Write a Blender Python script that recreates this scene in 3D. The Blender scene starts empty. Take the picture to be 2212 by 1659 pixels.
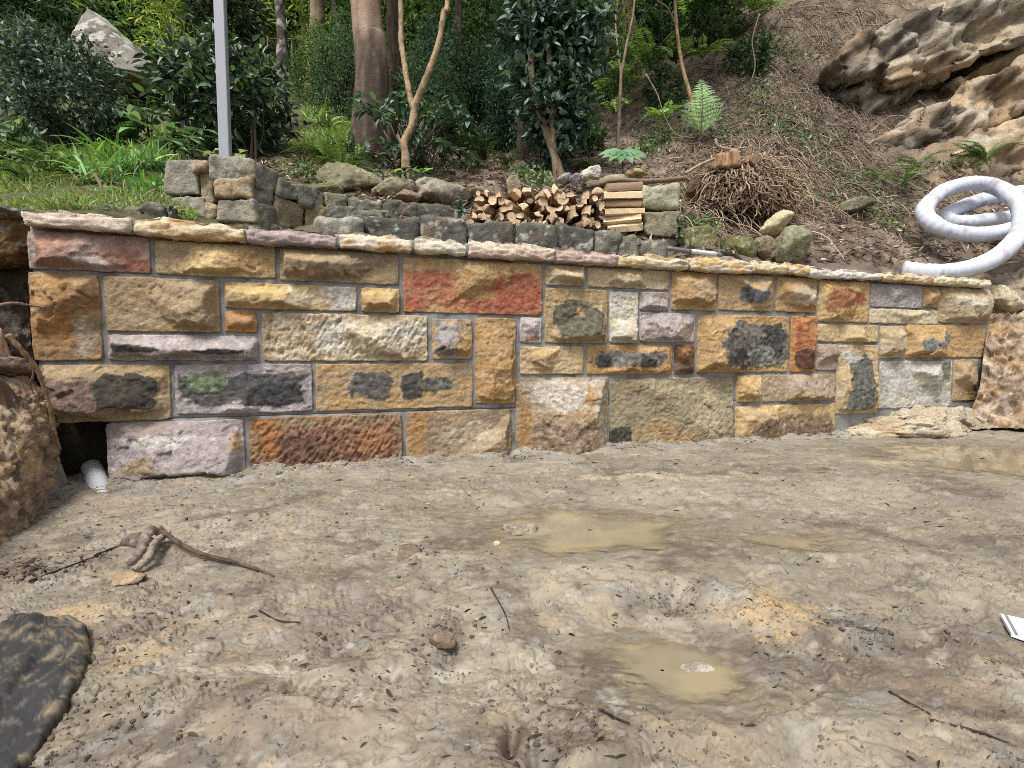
import bpy, math, random
import numpy as np

# ------------------------------------------------------------------ camera, sky, sun, exposure
FPX = 1000.0                      # focal length in pixels of a 2212 px wide picture
IMW, IMH = 2212.0, 1659.0
PITCH = math.atan(60.0 / FPX)
CAMZ = 0.4385
sc = bpy.context.scene
cam_d = bpy.data.cameras.new('camera')
cam_d.sensor_width = 36.0
cam_d.lens = 36.0 * FPX / IMW
cam_d.clip_start = 0.02
cam_d.clip_end = 300
cam = bpy.data.objects.new('camera', cam_d)
sc.collection.objects.link(cam)
cam.location = (0, 0, CAMZ)
cam.rotation_euler = (math.pi / 2 - PITCH, 0, 0)
sc.camera = cam

SUN_EL, SUN_AZ = 60.0, 208.0      # azimuth from +Y clockwise: behind the camera, a little to the left
world = bpy.data.worlds.new('World')
sc.world = world
world.use_nodes = True
nt = world.node_tree
bg = nt.nodes['Background']
sky = nt.nodes.new('ShaderNodeTexSky')
sky.sky_type = 'NISHITA'
sky.sun_disc = False
sky.sun_elevation = math.radians(SUN_EL)
sky.sun_rotation = math.radians(SUN_AZ)
sky.dust_density = 4.0
sky.air_density = 1.0
hs = nt.nodes.new('ShaderNodeHueSaturation')
hs.inputs['Saturation'].default_value = 0.22       # thin overcast: a nearly white sky
nt.links.new(sky.outputs[0], hs.inputs['Color'])
nt.links.new(hs.outputs[0], bg.inputs['Color'])
bg.inputs['Strength'].default_value = 0.078
sun_d = bpy.data.lights.new('sun', 'SUN')
sun_d.energy = 1.5
sun_d.angle = math.radians(18)
sun_d.color = (1.0, 0.95, 0.87)
sun = bpy.data.objects.new('sun', sun_d)
sc.collection.objects.link(sun)
sun.location = (-2, -6, 9)
sun.rotation_euler = (math.radians(90 - SUN_EL), 0, -math.radians(SUN_AZ) + math.pi)
sc.view_settings.view_transform = 'Standard'
sc.view_settings.look = 'None'
sc.view_settings.exposure = 1.38
sc.view_settings.gamma = 1.0
sc.cycles.use_denoising = False
sc.cycles.filter_width = 0.95
sc.cycles.max_bounces = 6
sc.cycles.diffuse_bounces = 3
sc.cycles.transparent_max_bounces = 4

# ------------------------------------------------------------------ helpers
def lin(c):
    c = c / 255.0
    return c / 12.92 if c < 0.04045 else ((c + 0.055) / 1.055) ** 2.4

def C(r, g, b, k=0.72):
    v = np.array([lin(r) * k, lin(g) * k, lin(b) * k])
    return v * 0.79 + 0.21 * (v @ np.array([0.3, 0.6, 0.1]))

_rs = np.random.RandomState(7)
_PERM = np.concatenate([_rs.permutation(256)] * 3)
_g2 = _rs.uniform(0, 2 * np.pi, 256)
_G2 = np.stack([np.cos(_g2), np.sin(_g2)], 1)
_G3 = _rs.normal(size=(256, 3)); _G3 /= np.linalg.norm(_G3, axis=1)[:, None]

def noise2(x, y, seed=0):
    x = np.asarray(x, float) + seed * 17.31; y = np.asarray(y, float) - seed * 9.77
    xi = np.floor(x).astype(int); yi = np.floor(y).astype(int)
    xf = x - xi; yf = y - yi
    u = xf * xf * xf * (xf * (xf * 6 - 15) + 10); v = yf * yf * yf * (yf * (yf * 6 - 15) + 10)
    xi &= 255; yi &= 255
    def g(dx, dy):
        h = _PERM[_PERM[xi + dx] + yi + dy]
        G = _G2[h]
        return G[..., 0] * (xf - dx) + G[..., 1] * (yf - dy)
    a = g(0, 0) * (1 - u) + g(1, 0) * u
    b = g(0, 1) * (1 - u) + g(1, 1) * u
    return (a * (1 - v) + b * v) * 1.5

def noise3(p, seed=0):
    p = p + np.array([seed * 13.7, -seed * 7.3, seed * 3.1])
    i = np.floor(p).astype(int); f = p - i
    w = f * f * f * (f * (f * 6 - 15) + 10)
    i &= 255
    def g(dx, dy, dz):
        h = _PERM[_PERM[_PERM[i[..., 0] + dx] + i[..., 1] + dy] + i[..., 2] + dz]
        G = _G3[h]
        return G[..., 0] * (f[..., 0] - dx) + G[..., 1] * (f[..., 1] - dy) + G[..., 2] * (f[..., 2] - dz)
    u, v, q = w[..., 0], w[..., 1], w[..., 2]
    def lx(dy, dz): return g(0, dy, dz) * (1 - u) + g(1, dy, dz) * u
    def ly(dz): return lx(0, dz) * (1 - v) + lx(1, dz) * v
    return (ly(0) * (1 - q) + ly(1) * q) * 1.6

def fbm2(x, y, oct=4, seed=0, gain=0.5):
    r = 0; a = 1; f = 1
    for k in range(oct):
        r = r + a * noise2(np.asarray(x) * f, np.asarray(y) * f, seed + k * 1.7); a *= gain; f *= 2.03
    return r

def fbm3(p, oct=4, seed=0, gain=0.5):
    r = 0; a = 1; f = 1
    for k in range(oct):
        r = r + a * noise3(p * f, seed + k * 1.7); a *= gain; f *= 2.03
    return r

def ridge3(p, oct=4, seed=0):
    r = 0; a = 1; f = 1
    for k in range(oct):
        r = r + a * (1 - 2 * np.abs(noise3(p * f, seed + k * 2.3))); a *= 0.5; f *= 2.1
    return r

def ridge2(x, y, oct=4, seed=0):
    r = 0; a = 1; f = 1
    for k in range(oct):
        r = r + a * (1 - 2 * np.abs(noise2(x * f, y * f, seed + k * 2.3))); a *= 0.5; f *= 2.1
    return r

def sstep(a, b, x):
    t = np.clip((x - a) / (b - a), 0, 1)
    return t * t * (3 - 2 * t)

def smin(a, b, k):
    h = np.clip(0.5 + 0.5 * (b - a) / k, 0, 1)
    return b * (1 - h) + a * h - k * h * (1 - h)

def mixc(c, col, m):
    return c * (1 - m[:, None]) + np.asarray(col)[None, :] * m[:, None]

def unit(v):
    return v / np.maximum(np.linalg.norm(v, axis=-1, keepdims=True), 1e-9)

def cells2(x, y, seed=0):
    '''facets: each cell of a jittered grid is a little tilted plane (sharp edges between cells)'''
    xi = np.floor(x).astype(int); yi = np.floor(y).astype(int)
    best = np.full(x.shape, 9.0); out = np.zeros(x.shape)
    for dx in (-1, 0, 1):
        for dy in (-1, 0, 1):
            cx = xi + dx; cy = yi + dy
            h = _PERM[_PERM[(cx + seed * 31) & 255] + (cy & 255)]; h2 = _PERM[h + 77]; h3 = _PERM[h2 + 13]; h4 = _PERM[h3 + 41]
            qx = cx + h / 255.0; qy = cy + h2 / 255.0
            d = (x - qx) ** 2 + (y - qy) ** 2
            o = (h3 / 127.5 - 1) * (x - qx) + (h4 / 127.5 - 1) * (y - qy) + (h / 127.5 - 1) * 0.25
            m = d < best
            out = np.where(m, o, out); best = np.where(m, d, best)
    return out

def cells3(p, seed=0):
    i = np.floor(p).astype(int); best = np.full(len(p), 9.0); out = np.zeros(len(p))
    for dx in (-1, 0, 1):
        for dy in (-1, 0, 1):
            for dz in (-1, 0, 1):
                c = i + np.array([dx, dy, dz]); h = _PERM[_PERM[_PERM[(c[:, 0] + seed * 31) & 255] + (c[:, 1] & 255)] + (c[:, 2] & 255)]
                h2 = _PERM[h + 77]; h3 = _PERM[h2 + 13]; h4 = _PERM[h3 + 41]
                r = p - (c + np.stack([h, h2, h3], 1) / 255.0); d = (r ** 2).sum(1)
                o = (h4 / 127.5 - 1) * r[:, 0] + (h2 / 127.5 - 1) * r[:, 1] + (h3 / 127.5 - 1) * r[:, 2] + (h / 127.5 - 1) * .3
                m = d < best; out = np.where(m, o, out); best = np.where(m, d, best)
    return out

# picture geometry: where a ray of the photograph meets a vertical plane at distance y
_ct, _st = math.cos(PITCH), math.sin(PITCH)
def ray(fx, fy):
    a = (fx - IMW / 2) / FPX; b = (fy - IMH / 2) / FPX
    return np.array([a, _ct - b * _st, -_st - b * _ct])
def P(fx, fy, y):
    d = ray(fx, fy)
    return np.array([0, 0, CAMZ]) + d * (y / d[1])
def px(n, y):          # a length of n picture pixels at distance y
    return n * y / FPX

# ------------------------------------------------------------------ meshes and objects
COL = sc.collection
def make_mesh(name, V, F, colr=None, smooth=True):
    V = np.asarray(V, np.float32); F = np.asarray(F, np.int32)
    me = bpy.data.meshes.new(name)
    k = F.shape[1]
    me.vertices.add(len(V)); me.loops.add(F.size); me.polygons.add(len(F))
    me.vertices.foreach_set('co', V.ravel())
    me.loops.foreach_set('vertex_index', F.ravel())
    me.polygons.foreach_set('loop_start', np.arange(0, F.size, k, dtype=np.int32))
    me.polygons.foreach_set('use_smooth', np.full(len(F), smooth, dtype=bool))
    me.update(calc_edges=True)
    if colr is not None:
        colr = np.asarray(colr, np.float32)
        if colr.ndim == 1: colr = np.tile(colr, (len(V), 1))
        if colr.shape[1] == 3: colr = np.concatenate([colr, np.ones((len(V), 1), np.float32)], 1)
        at = me.attributes.new('Col', 'FLOAT_COLOR', 'POINT')
        at.data.foreach_set('color', np.clip(colr, 0, 1).astype(np.float32).ravel())
    return me

def obj(name, me, mat, parent=None):
    o = bpy.data.objects.new(name, me)
    COL.objects.link(o)
    if mat is not None and not me.materials: me.materials.append(mat)
    if parent is not None: o.parent = parent
    return o

def tag(o, label=None, cat=None, group=None, kind=None):
    if label: o['label'] = label
    if cat: o['category'] = cat
    if group: o['group'] = group
    if kind: o['kind'] = kind
    return o

def thing(name, label, cat, loc=(0, 0, 0), group=None, rz=0.0):
    e = bpy.data.objects.new(name, None)
    COL.objects.link(e)
    e.location = tuple(float(v) for v in loc); e.rotation_euler = (0, 0, rz); e.empty_display_size = 0.05
    return tag(e, label, cat, group)

def copy_tree(o, parent=None):
    c = o.copy(); COL.objects.link(c)
    if parent is not None: c.parent = parent
    for ch in list(o.children): copy_tree(ch, c)
    return c

def grid_faces(nu, nv, off=0):       # nu x nv vertices, index = j*nu+i
    i, j = np.meshgrid(np.arange(nu - 1), np.arange(nv - 1))
    a = (j * nu + i).ravel()
    return np.stack([a, a + 1, a + 1 + nu, a + nu], 1) + off

class MB:                            # gathers triangles into one mesh
    def __init__(s): s.V = []; s.F = []; s.C = []; s.n = 0
    def add(s, V, F, col):
        V = np.asarray(V, float); F = np.asarray(F, int)
        if F.shape[1] == 4: F = np.concatenate([F[:, [0, 1, 2]], F[:, [0, 2, 3]]])
        col = np.asarray(col, float)
        if col.ndim == 1: col = np.tile(col, (len(V), 1))
        s.V.append(V); s.F.append(F + s.n); s.C.append(col[:, :3]); s.n += len(V)
    def build(s, name, mat, parent=None, smooth=True, origin=None):
        V = np.concatenate(s.V)
        if origin is not None: V = V - np.asarray(origin)
        return obj(name, make_mesh(name, V, np.concatenate(s.F), np.concatenate(s.C), smooth), mat, parent)

def tube(pts, rad, ns=8, cap=True, bump=0.0, seed=0, up=(0.13, 0.31, 1)):
    pts = np.asarray(pts, float); n = len(pts)
    rad = np.broadcast_to(np.asarray(rad, float), (n,))
    T = unit(np.gradient(pts, axis=0))
    u = np.array(up, float)
    if abs(np.dot(unit(u), T[0])) > 0.95: u = np.array([1.0, 0.1, 0.2])
    N = np.zeros_like(pts); N[0] = unit(np.cross(T[0], u))
    for i in range(1, n):
        v = N[i - 1] - T[i] * np.dot(N[i - 1], T[i]); N[i] = v / max(np.linalg.norm(v), 1e-9)
    B = np.cross(T, N)
    a = np.linspace(0, 2 * np.pi, ns, endpoint=False)
    ring = N[:, None, :] * np.cos(a)[None, :, None] + B[:, None, :] * np.sin(a)[None, :, None]
    V = pts[:, None, :] + ring * rad[:, None, None]
    if bump: V = V + ring * (fbm3(V * 1.0 / max(rad.mean(), 1e-4) * np.array([1, 1, 0.35]), 3, seed) * bump)[..., None]
    V = V.reshape(-1, 3)
    i, j = np.meshgrid(np.arange(ns), np.arange(n - 1))
    i = i.ravel(); j = j.ravel(); i2 = (i + 1) % ns
    F = np.stack([j * ns + i, j * ns + i2, (j + 1) * ns + i2, (j + 1) * ns + i], 1)
    if cap:
        V = np.concatenate([V, pts[:1], pts[-1:]]); m = n * ns
        k = np.arange(ns); k2 = (k + 1) % ns
        c0 = np.stack([np.full(ns, m), k2, k, k], 1); c1 = np.stack([np.full(ns, m + 1), (n - 1) * ns + k, (n - 1) * ns + k2, (n - 1) * ns + k2], 1)
        F = [F[:, [0, 1, 2]], F[:, [0, 2, 3]], c0[:, :3], c1[:, :3]]
        F = np.concatenate(F)
    return V, F

def smooth_path(pts, n):             # Catmull-Rom through the points
    p = np.asarray(pts, float); p = np.concatenate([2 * p[:1] - p[1:2], p, 2 * p[-1:] - p[-2:-1]])
    m = len(p) - 3
    t = np.linspace(0, m - 1e-6, n); k = t.astype(int); f = (t - k)[:, None]
    a, b, c, d = p[k], p[k + 1], p[k + 2], p[k + 3]
    return 0.5 * ((2 * b) + (-a + c) * f + (2 * a - 5 * b + 4 * c - d) * f ** 2 + (-a + 3 * b - 3 * c + d) * f ** 3)

def cube_grid(nx, ny, nz):           # welded surface grid of the unit cube [-1,1]^3
    P_, F_ = [], []; off = 0
    def face(n, m, fn):
        nonlocal off
        u, v = np.meshgrid(np.linspace(-1, 1, n + 1), np.linspace(-1, 1, m + 1))
        P_.append(fn(u.ravel(), v.ravel())); F_.append(grid_faces(n + 1, m + 1, off)); off += (n + 1) * (m + 1)
    o = lambda u: np.ones_like(u)
    face(nx, ny, lambda u, v: np.stack([u, -v, -o(u)], 1)); face(nx, ny, lambda u, v: np.stack([u, v, o(u)], 1))
    face(nx, nz, lambda u, v: np.stack([u, -o(u), v], 1)); face(nx, nz, lambda u, v: np.stack([-u, o(u), v], 1))
    face(ny, nz, lambda u, v: np.stack([-o(u), -u, v], 1)); face(ny, nz, lambda u, v: np.stack([o(u), u, v], 1))
    V = np.concatenate(P_); F = np.concatenate(F_)
    key = np.round(V * 100000).astype(np.int64)
    _, idx, inv = np.unique(key, axis=0, return_index=True, return_inverse=True)
    return V[idx], inv.reshape(-1)[F]

def crack3(p, seed=0):
    i = np.floor(p).astype(int); b1 = np.full(len(p), 9.0); b2 = np.full(len(p), 9.0)
    for dx in (-1, 0, 1):
        for dy in (-1, 0, 1):
            for dz in (-1, 0, 1):
                c = i + np.array([dx, dy, dz]); h = _PERM[_PERM[_PERM[(c[:, 0] + seed * 31) & 255] + (c[:, 1] & 255)] + (c[:, 2] & 255)]
                d = np.sqrt(((p - (c + np.stack([h, _PERM[h + 77], _PERM[_PERM[h + 77] + 13]], 1) / 255.0)) ** 2).sum(1))
                b2 = np.where(d < b1, b1, np.minimum(b2, d)); b1 = np.minimum(b1, d)
    return b2 - b1

def rough_block(w, d, h, res, r, amp, seed, ridge=0.0, stretch=(1, 1, 1), freq=None):
    """a quarried block: rounded box, broken surface. returns V (centred), F, outward normals, relief"""
    nx, ny, nz = [int(np.clip(round(L / res), 2, 90)) for L in (w, d, h)]
    V, F = cube_grid(nx, ny, nz)
    half = np.array([w, d, h]) / 2
    p = V * half
    r = min(r, half.min() * 0.9)
    q = np.clip(p, -(half - r), half - r)
    n = unit(p - q)
    p = q + n * r
    fr = freq or 0.35 / min(w, d, h)
    s = np.array(stretch)
    rel = fbm3(p * fr * s, 2, seed) * 0.9 + fbm3(p * fr * 3.2 * s, 3, seed + 3) * 0.45
    if ridge: rel = rel + ridge * (ridge3(p * fr * 2.2 * s, 3, seed + 8) - 0.6) + ridge * 0.9 * cells3(p * fr * 3.4 * s, seed + 5)
    p = p + n * (rel * amp)[:, None]
    return p, F, n, rel

def boulder(size, n, seed, cuts=9, amp=0.06, rough=1.0, strata=0.0, sharp=0.06, crack=0.0):
    """a broken rock: sphere cut by random planes, with relief. returns V (centred), F, relief"""
    rs = np.random.RandomState(seed)
    V, F = cube_grid(n, n, n)
    D = unit(V * (1 + 0.0))
    R = np.full(len(D), 1.15)
    for k in range(cuts):
        nn = unit(rs.normal(size=3)); dk = rs.uniform(0.62, 0.95)
        dn = D @ nn
        R = smin(R, np.where(dn > 0.05, dk / np.maximum(dn, 0.05), 3.0), sharp)
    p0 = D * R[:, None]; p = p0 * (np.asarray(size) / (np.prod(size) ** (1 / 3.0)))
    rel = fbm3(p * 1.6, 2, seed + 1) * 1.0 + (ridge3(p * 2.6, 4, seed + 2) - 0.7) * 0.55 * rough + fbm3(p * 7, 3, seed + 4) * 0.30 * rough
    rel = rel + 1.1 * cells3(p * 2.3, seed) + 0.5 * cells3(p * 5.5, seed + 3)
    if crack: rel = rel - crack * (1 - sstep(0.0, 0.10, crack3(p * np.array([1.1, 1.1, 1.9]) + 0.25 * fbm3(p * 2, 2, seed)[:, None], seed)))
    if strata:
        zz = p[:, 2] * 5 + fbm3(p * 1.3, 2, seed + 6) * 1.6
        rel = rel + strata * (np.abs((zz % 1.0) - 0.5) * 2 - 0.5)
    return p0 * np.asarray(size) + D * (rel * amp * np.mean(size))[:, None], F, rel

# ------------------------------------------------------------------ materials
def nodes_of(name):
    m = bpy.data.materials.new(name); m.use_nodes = True
    return m, m.node_tree, m.node_tree.nodes['Principled BSDF']

def attr_mat(name, rough=0.85, grain=0.35, gscale=90.0, bump=0.35, bscale=60.0, bdist=0.004, spec=0.35, fine=320.0, wet=False, coord='Object'):
    m, t, b = nodes_of(name)
    at = t.nodes.new('ShaderNodeAttribute'); at.attribute_name = 'Col'
    tc = t.nodes.new('ShaderNodeTexCoord')
    def ns(scale, det=6, ro=0.62):
        n = t.nodes.new('ShaderNodeTexNoise'); n.inputs['Scale'].default_value = scale
        n.inputs['Detail'].default_value = det; n.inputs['Roughness'].default_value = ro
        t.links.new(tc.outputs[coord], n.inputs['Vector']); return n
    n1 = ns(gscale); n2 = ns(fine, 3)
    mr = t.nodes.new('ShaderNodeMapRange')
    mr.inputs['From Min'].default_value = 0.25; mr.inputs['From Max'].default_value = 0.75
    mr.inputs['To Min'].default_value = 1 - grain; mr.inputs['To Max'].default_value = 1 + grain
    av = t.nodes.new('ShaderNodeMath'); av.operation = 'MULTIPLY_ADD'
    av.inputs[1].default_value = 0.5
    hv = t.nodes.new('ShaderNodeMath'); hv.operation = 'MULTIPLY'; hv.inputs[1].default_value = 0.5
    t.links.new(n2.outputs[0], hv.inputs[0]); t.links.new(n1.outputs[0], av.inputs[0]); t.links.new(hv.outputs[0], av.inputs[2])
    t.links.new(av.outputs[0], mr.inputs['Value'])
    mu = t.nodes.new('ShaderNodeVectorMath'); mu.operation = 'SCALE'
    t.links.new(at.outputs['Color'], mu.inputs[0]); t.links.new(mr.outputs[0], mu.inputs['Scale'])
    t.links.new(mu.outputs[0], b.inputs['Base Color'])
    n3 = ns(bscale, 8, 0.68)
    bp = t.nodes.new('ShaderNodeBump'); bp.inputs['Strength'].default_value = bump; bp.inputs['Distance'].default_value = bdist
    t.links.new(n3.outputs[0], bp.inputs['Height']); t.links.new(bp.outputs[0], b.inputs['Normal'])
    b.inputs['Specular IOR Level'].default_value = spec
    if wet:      # alpha of the attribute: 1 dry, 0 wet
        r2 = t.nodes.new('ShaderNodeMapRange')
        r2.inputs['To Min'].default_value = 0.30; r2.inputs['To Max'].default_value = rough
        t.links.new(at.outputs['Alpha'], r2.inputs['Value']); t.links.new(r2.outputs[0], b.inputs['Roughness'])
    else:
        b.inputs['Roughness'].default_value = rough
    return m

def leaf_mat(name, rough=0.42, spec=0.5, trans=0.25):
    m, t, b = nodes_of(name)
    at = t.nodes.new('ShaderNodeAttribute'); at.attribute_name = 'Col'
    t.links.new(at.outputs['Color'], b.inputs['Base Color'])
    b.inputs['Roughness'].default_value = rough
    b.inputs['Specular IOR Level'].default_value = spec
    tr = t.nodes.new('ShaderNodeBsdfTranslucent')
    br = t.nodes.new('ShaderNodeMix'); br.data_type = 'RGBA'; br.blend_type = 'MULTIPLY'; br.inputs[0].default_value = 1.0
    t.links.new(at.outputs['Color'], br.inputs[6]); br.inputs[7].default_value = (1.0, 1.0, 0.45, 1)
    t.links.new(br.outputs[2], tr.inputs['Color'])
    mx = t.nodes.new('ShaderNodeMixShader'); mx.inputs[0].default_value = trans
    out = t.nodes['Material Output']
    t.links.new(b.outputs[0], mx.inputs[1]); t.links.new(tr.outputs[0], mx.inputs[2]); t.links.new(mx.outputs[0], out.inputs['Surface'])
    return m

M_stone = attr_mat('sandstone', 0.9, 0.62, 60, 0.8, 110, 0.006, 0.25, 330)
M_old = attr_mat('weathered_stone', 0.92, 0.65, 34, 0.9, 60, 0.012, 0.2, 150)
M_mortar = attr_mat('mortar', 0.9, 0.14, 60, 0.4, 160, 0.003, 0.2, 300)
M_mud = attr_mat('mud', 0.66, 0.14, 40, 0.34, 65, 0.006, 0.42, 150, wet=True)
M_soil = attr_mat('soil', 0.95, 0.45, 28, 0.9, 30, 0.02, 0.15, 120)
M_bark = attr_mat('bark', 0.9, 0.35, 30, 0.8, 40, 0.008, 0.2, 150)
M_wood = attr_mat('cut_wood', 0.8, 0.25, 60, 0.4, 90, 0.003, 0.25, 200)
M_dry = attr_mat('dry_litter', 0.9, 0.2, 60, 0.1, 60, 0.002, 0.15, 200)
M_rock = attr_mat('rock_face', 0.9, 0.42, 14, 0.8, 22, 0.02, 0.2, 70)
M_gloss = leaf_mat('glossy_leaf', 0.46, 0.5, 0.22)
M_leaf = leaf_mat('leaf', 0.5, 0.4, 0.3)
M_far = leaf_mat('far_leaf', 0.5, 0.4, 0.42)

# ------------------------------------------------------------------ the retaining wall's plane
WA = np.array([(60 - 1106) / FPX * 1.754, 1.754]); WB = np.array([(2140 - 1106) / FPX * 3.157, 3.157])
WD = unit(WB - WA)                          # along the wall
WN = np.array([WD[1], -WD[0]])              # towards the camera
WSL = (WB[1] - WA[1]) / (WB[0] - WA[0])
def wall_y(x): return WA[1] + WSL * (x - WA[0])
def wdep(fx):                               # wall distance in a picture column
    return 1 / (1 / 1.754 + (1 / 3.157 - 1 / 1.754) * (fx - 60) / 2080.0)
def to_wall(fx, fy):                        # (s, t) on the wall face
    d = ray(fx, fy); o = np.array([0, 0, CAMZ])
    n3 = np.array([WN[0], WN[1], 0]); a3 = np.array([WA[0], WA[1], 0])
    k = np.dot(a3 - o, n3) / np.dot(d, n3)
    p = o + d * k
    return np.dot(p[:2] - WA, WD), p[2]
def wpt(s, t, h):                           # wall coords -> world
    s = np.asarray(s); 
    return np.stack([WA[0] + WD[0] * s + WN[0] * h, WA[1] + WD[1] * s + WN[1] * h, t + 0 * s], -1)

# ------------------------------------------------------------------ muddy ground in front
PY = [-4, 0.3, 0.6, 0.9, 1.2, 1.6, 2.0, 2.4, 3.2, 4.5]
PZ = [-0.6, -0.20, -0.165, -0.135, -0.105, -0.07, -0.042, -0.03, -0.03, -0.02]
def prof(y):
    return (np.interp(y - 0.05, PY, PZ) + np.interp(y + 0.05, PY, PZ) + np.interp(y, PY, PZ)) / 3

def on_ground(fx, fy):                      # world point where a picture ray meets the mud profile
    d = ray(fx, fy); o = np.array([0, 0, CAMZ])
    ys = np.linspace(0.25, 4.2, 1200); zz = CAMZ + d[2] / d[1] * ys
    k = np.argmax(zz < prof(ys)); y = ys[k]
    return np.array([d[0] / d[1] * y, y, prof(np.array([y]))[0]])

# puddles: centre, radii, water level
def pud(fx0, fx1, fy0, fy1, dz):
    a = on_ground((fx0 + fx1) / 2, fy0); b = on_ground((fx0 + fx1) / 2, fy1)
    l = on_ground(fx0, (fy0 + fy1) / 2); r = on_ground(fx1, (fy0 + fy1) / 2)
    c = np.array([(l[0] + r[0]) / 2, (a[1] + b[1]) / 2])
    return [c[0], c[1], abs(r[0] - l[0]) / 2, abs(a[1] - b[1]) / 2, prof(np.array([c[1]]))[0] + dz]
PUD = [pud(1010, 1545, 1088, 1208, -0.008), pud(1270, 1600, 1360, 1540, -0.008), pud(1930, 2420, 950, 1050, -0.008),
       pud(1560, 1830, 1140, 1192, -0.004)]

def gdist(x, y, c, r):                      # gaussian bump at a picture-measured spot
    return np.exp(-(((x - c[0]) / r[0]) ** 2 + ((y - c[1]) / r[1]) ** 2))

nx_, ny_ = 770, 570
uu = np.concatenate([np.linspace(-1.9, -1.17, 25, endpoint=False), np.linspace(-1.17, 1.17, 720), np.linspace(1.17, 1.9, 26)[1:]])
tt = np.concatenate([np.linspace(-0.6, -0.02, 8), np.linspace(0, 1, ny_ - 8)])
U, T_ = np.meshgrid(uu, tt)
yend = (WA[1] - WSL * WA[0] + 0.45 + 0.15 * WSL * U) / (1 - WSL * U)
Y0 = 0.42
Yg = np.where(T_ >= 0, Y0 * (np.maximum(yend, 0.8) / Y0) ** np.clip(T_, 0, 1), Y0 + T_ * 6)
Xg = U * (np.maximum(Yg, Y0) + 0.15)
X, Y = Xg.ravel(), Yg.ravel()
Q = 1.4
wx = X + 0.04 * fbm2(X * 4, Y * 4, 2, 31); wy = Y + 0.04 * fbm2(X * 4, Y * 4, 2, 35)
Z = prof(Y) + 0.010 * fbm2(X * 2.6, Y * 3.0, 3, 1) + 0.005 * fbm2(X * 10, Y * 13, 3, 2)
churn = sstep(-0.05, 0.7, fbm2(X * 2.9, Y * 3.4, 3, 12) + 0.45 * (0.95 - Y))     # trampled areas
wx2 = X + 0.015 * fbm2(X * 16, Y * 16, 2, 37); wy2 = Y + 0.015 * fbm2(X * 16, Y * 16, 2, 38)
Z += (0.0010 + 0.0038 * churn) * fbm2(wx2 * 24, wy2 * 30, 4, 3)
# smeared streaks left by boots and machine
ang = 0.5 * fbm2(X * 1.5, Y * 1.5, 2, 17); sx_ = wx2 + ang * wy2; sy_ = wy2 - ang * wx2
Z += 0.0022 * fbm2(sx_ * 10, sy_ * 55, 3, 4) * sstep(-0.3, 0.4, fbm2(X * 4, Y * 4, 2, 14))
# torn flakes: scarps along contours of a stretched noise field
def scarps(fx_, fy_, sd_, lo, hi, brk_f):
    n = fbm2(sx_ * fx_, sy_ * fy_, 3, sd_) * 2.0
    f = n - np.floor(n)
    bk = sstep(lo, hi, fbm2(wx * brk_f, wy * brk_f * 1.3, 3, sd_ + 3))
    return (sstep(0.0, 0.07, f) * (1 - f) - 0.4) * bk
Z += 0.0060 * scarps(17, 34, 5, 0.05, 0.45, 10)
Z += 0.0035 * scarps(36, 72, 6, 0.15, 0.5, 17) * (0.5 + churn)
# open tears and cracks: thin, short, curved
def tears(fx_, fy_, sd_, wd, lo, hi, mf):
    n = noise2(sx_ * fx_, sy_ * fy_, sd_) + 0.35 * noise2(sx_ * fx_ * 2.3, sy_ * fy_ * 2.3, sd_ + 1)
    return (1 - sstep(wd * 0.4, wd, np.abs(n))) * sstep(lo, hi, fbm2(wx2 * mf, wy2 * mf * 1.4, 3, sd_ + 2))
tear = np.maximum(np.maximum(tears(16, 36, 71, .07, .12, .25, 14), 0.8 * tears(29, 66, 74, .11, .20, .34, 22)), 0.4 * tears(52, 110, 77, .15, .30, .44, 34))
near = np.clip(Y / 1.25, 0.5, 1.0)           # wetter and smoother close to the puddles' low side
Z -= 0.017 * tear * near
pits = sstep(0.46, 0.64, fbm2(wx2 * 58, wy2 * 95, 2, 15)) * sstep(0.1, 0.5, fbm2(X * 5, Y * 6, 2, 16))
Z -= 0.008 * pits * near
Z += 0.006 * sstep(0.45, 0.7, fbm2(wx2 * 46, wy2 * 52, 2, 19)) * churn * near
Z += 0.0030 * cells2(wx2 * 30, wy2 * 38, 7) * churn * near
Z += (0.0003 + 0.0010 * churn) * fbm2(X * 110, Y * 140, 2, 21)
# footprints, holes and heaps measured in the picture
def spot(fx, fy, rx, ry, h):
    global Z
    c = on_ground(fx, fy); Z = Z + 0.62 * h * gdist(wx, wy, c, (px(rx, c[1]), px(ry, c[1]) * 1.9))
for a in [(1445, 1290, 45, 16, -0.05), (1400, 1262, 60, 10, 0.02), (1560, 1285, 80, 22, 0.035), (1100, 1583, 16, 14, -0.07), (1130, 1560, 60, 18, -0.02),
          (960, 1395, 40, 30, 0.03), (985, 1440, 70, 35, -0.018), (880, 1215, 28, 12, 0.022), (900, 1228, 30, 8, -0.02), (1110, 1145, 40, 12, 0.03),
          (1690, 1330, 120, 35, 0.035), (1870, 1370, 55, 22, 0.03), (1840, 1410, 80, 15, -0.015), (1290, 1640, 90, 18, 0.05), (1180, 1625, 40, 14, -0.035),
          (2170, 1165, 70, 14, 0.018), (2150, 1150, 60, 8, -0.016), (1480, 1205, 40, 10, 0.02), (1505, 1440, 25, 10, 0.025), (300, 1190, 70, 16, 0.025),
          (600, 1560, 260, 70, 0.05), (420, 1480, 200, 40, 0.025), (1620, 1560, 90, 30, 0.02), (1780, 1655, 60, 20, -0.03), (2000, 1560, 200, 40, 0.02)]:
    spot(*a)
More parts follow.
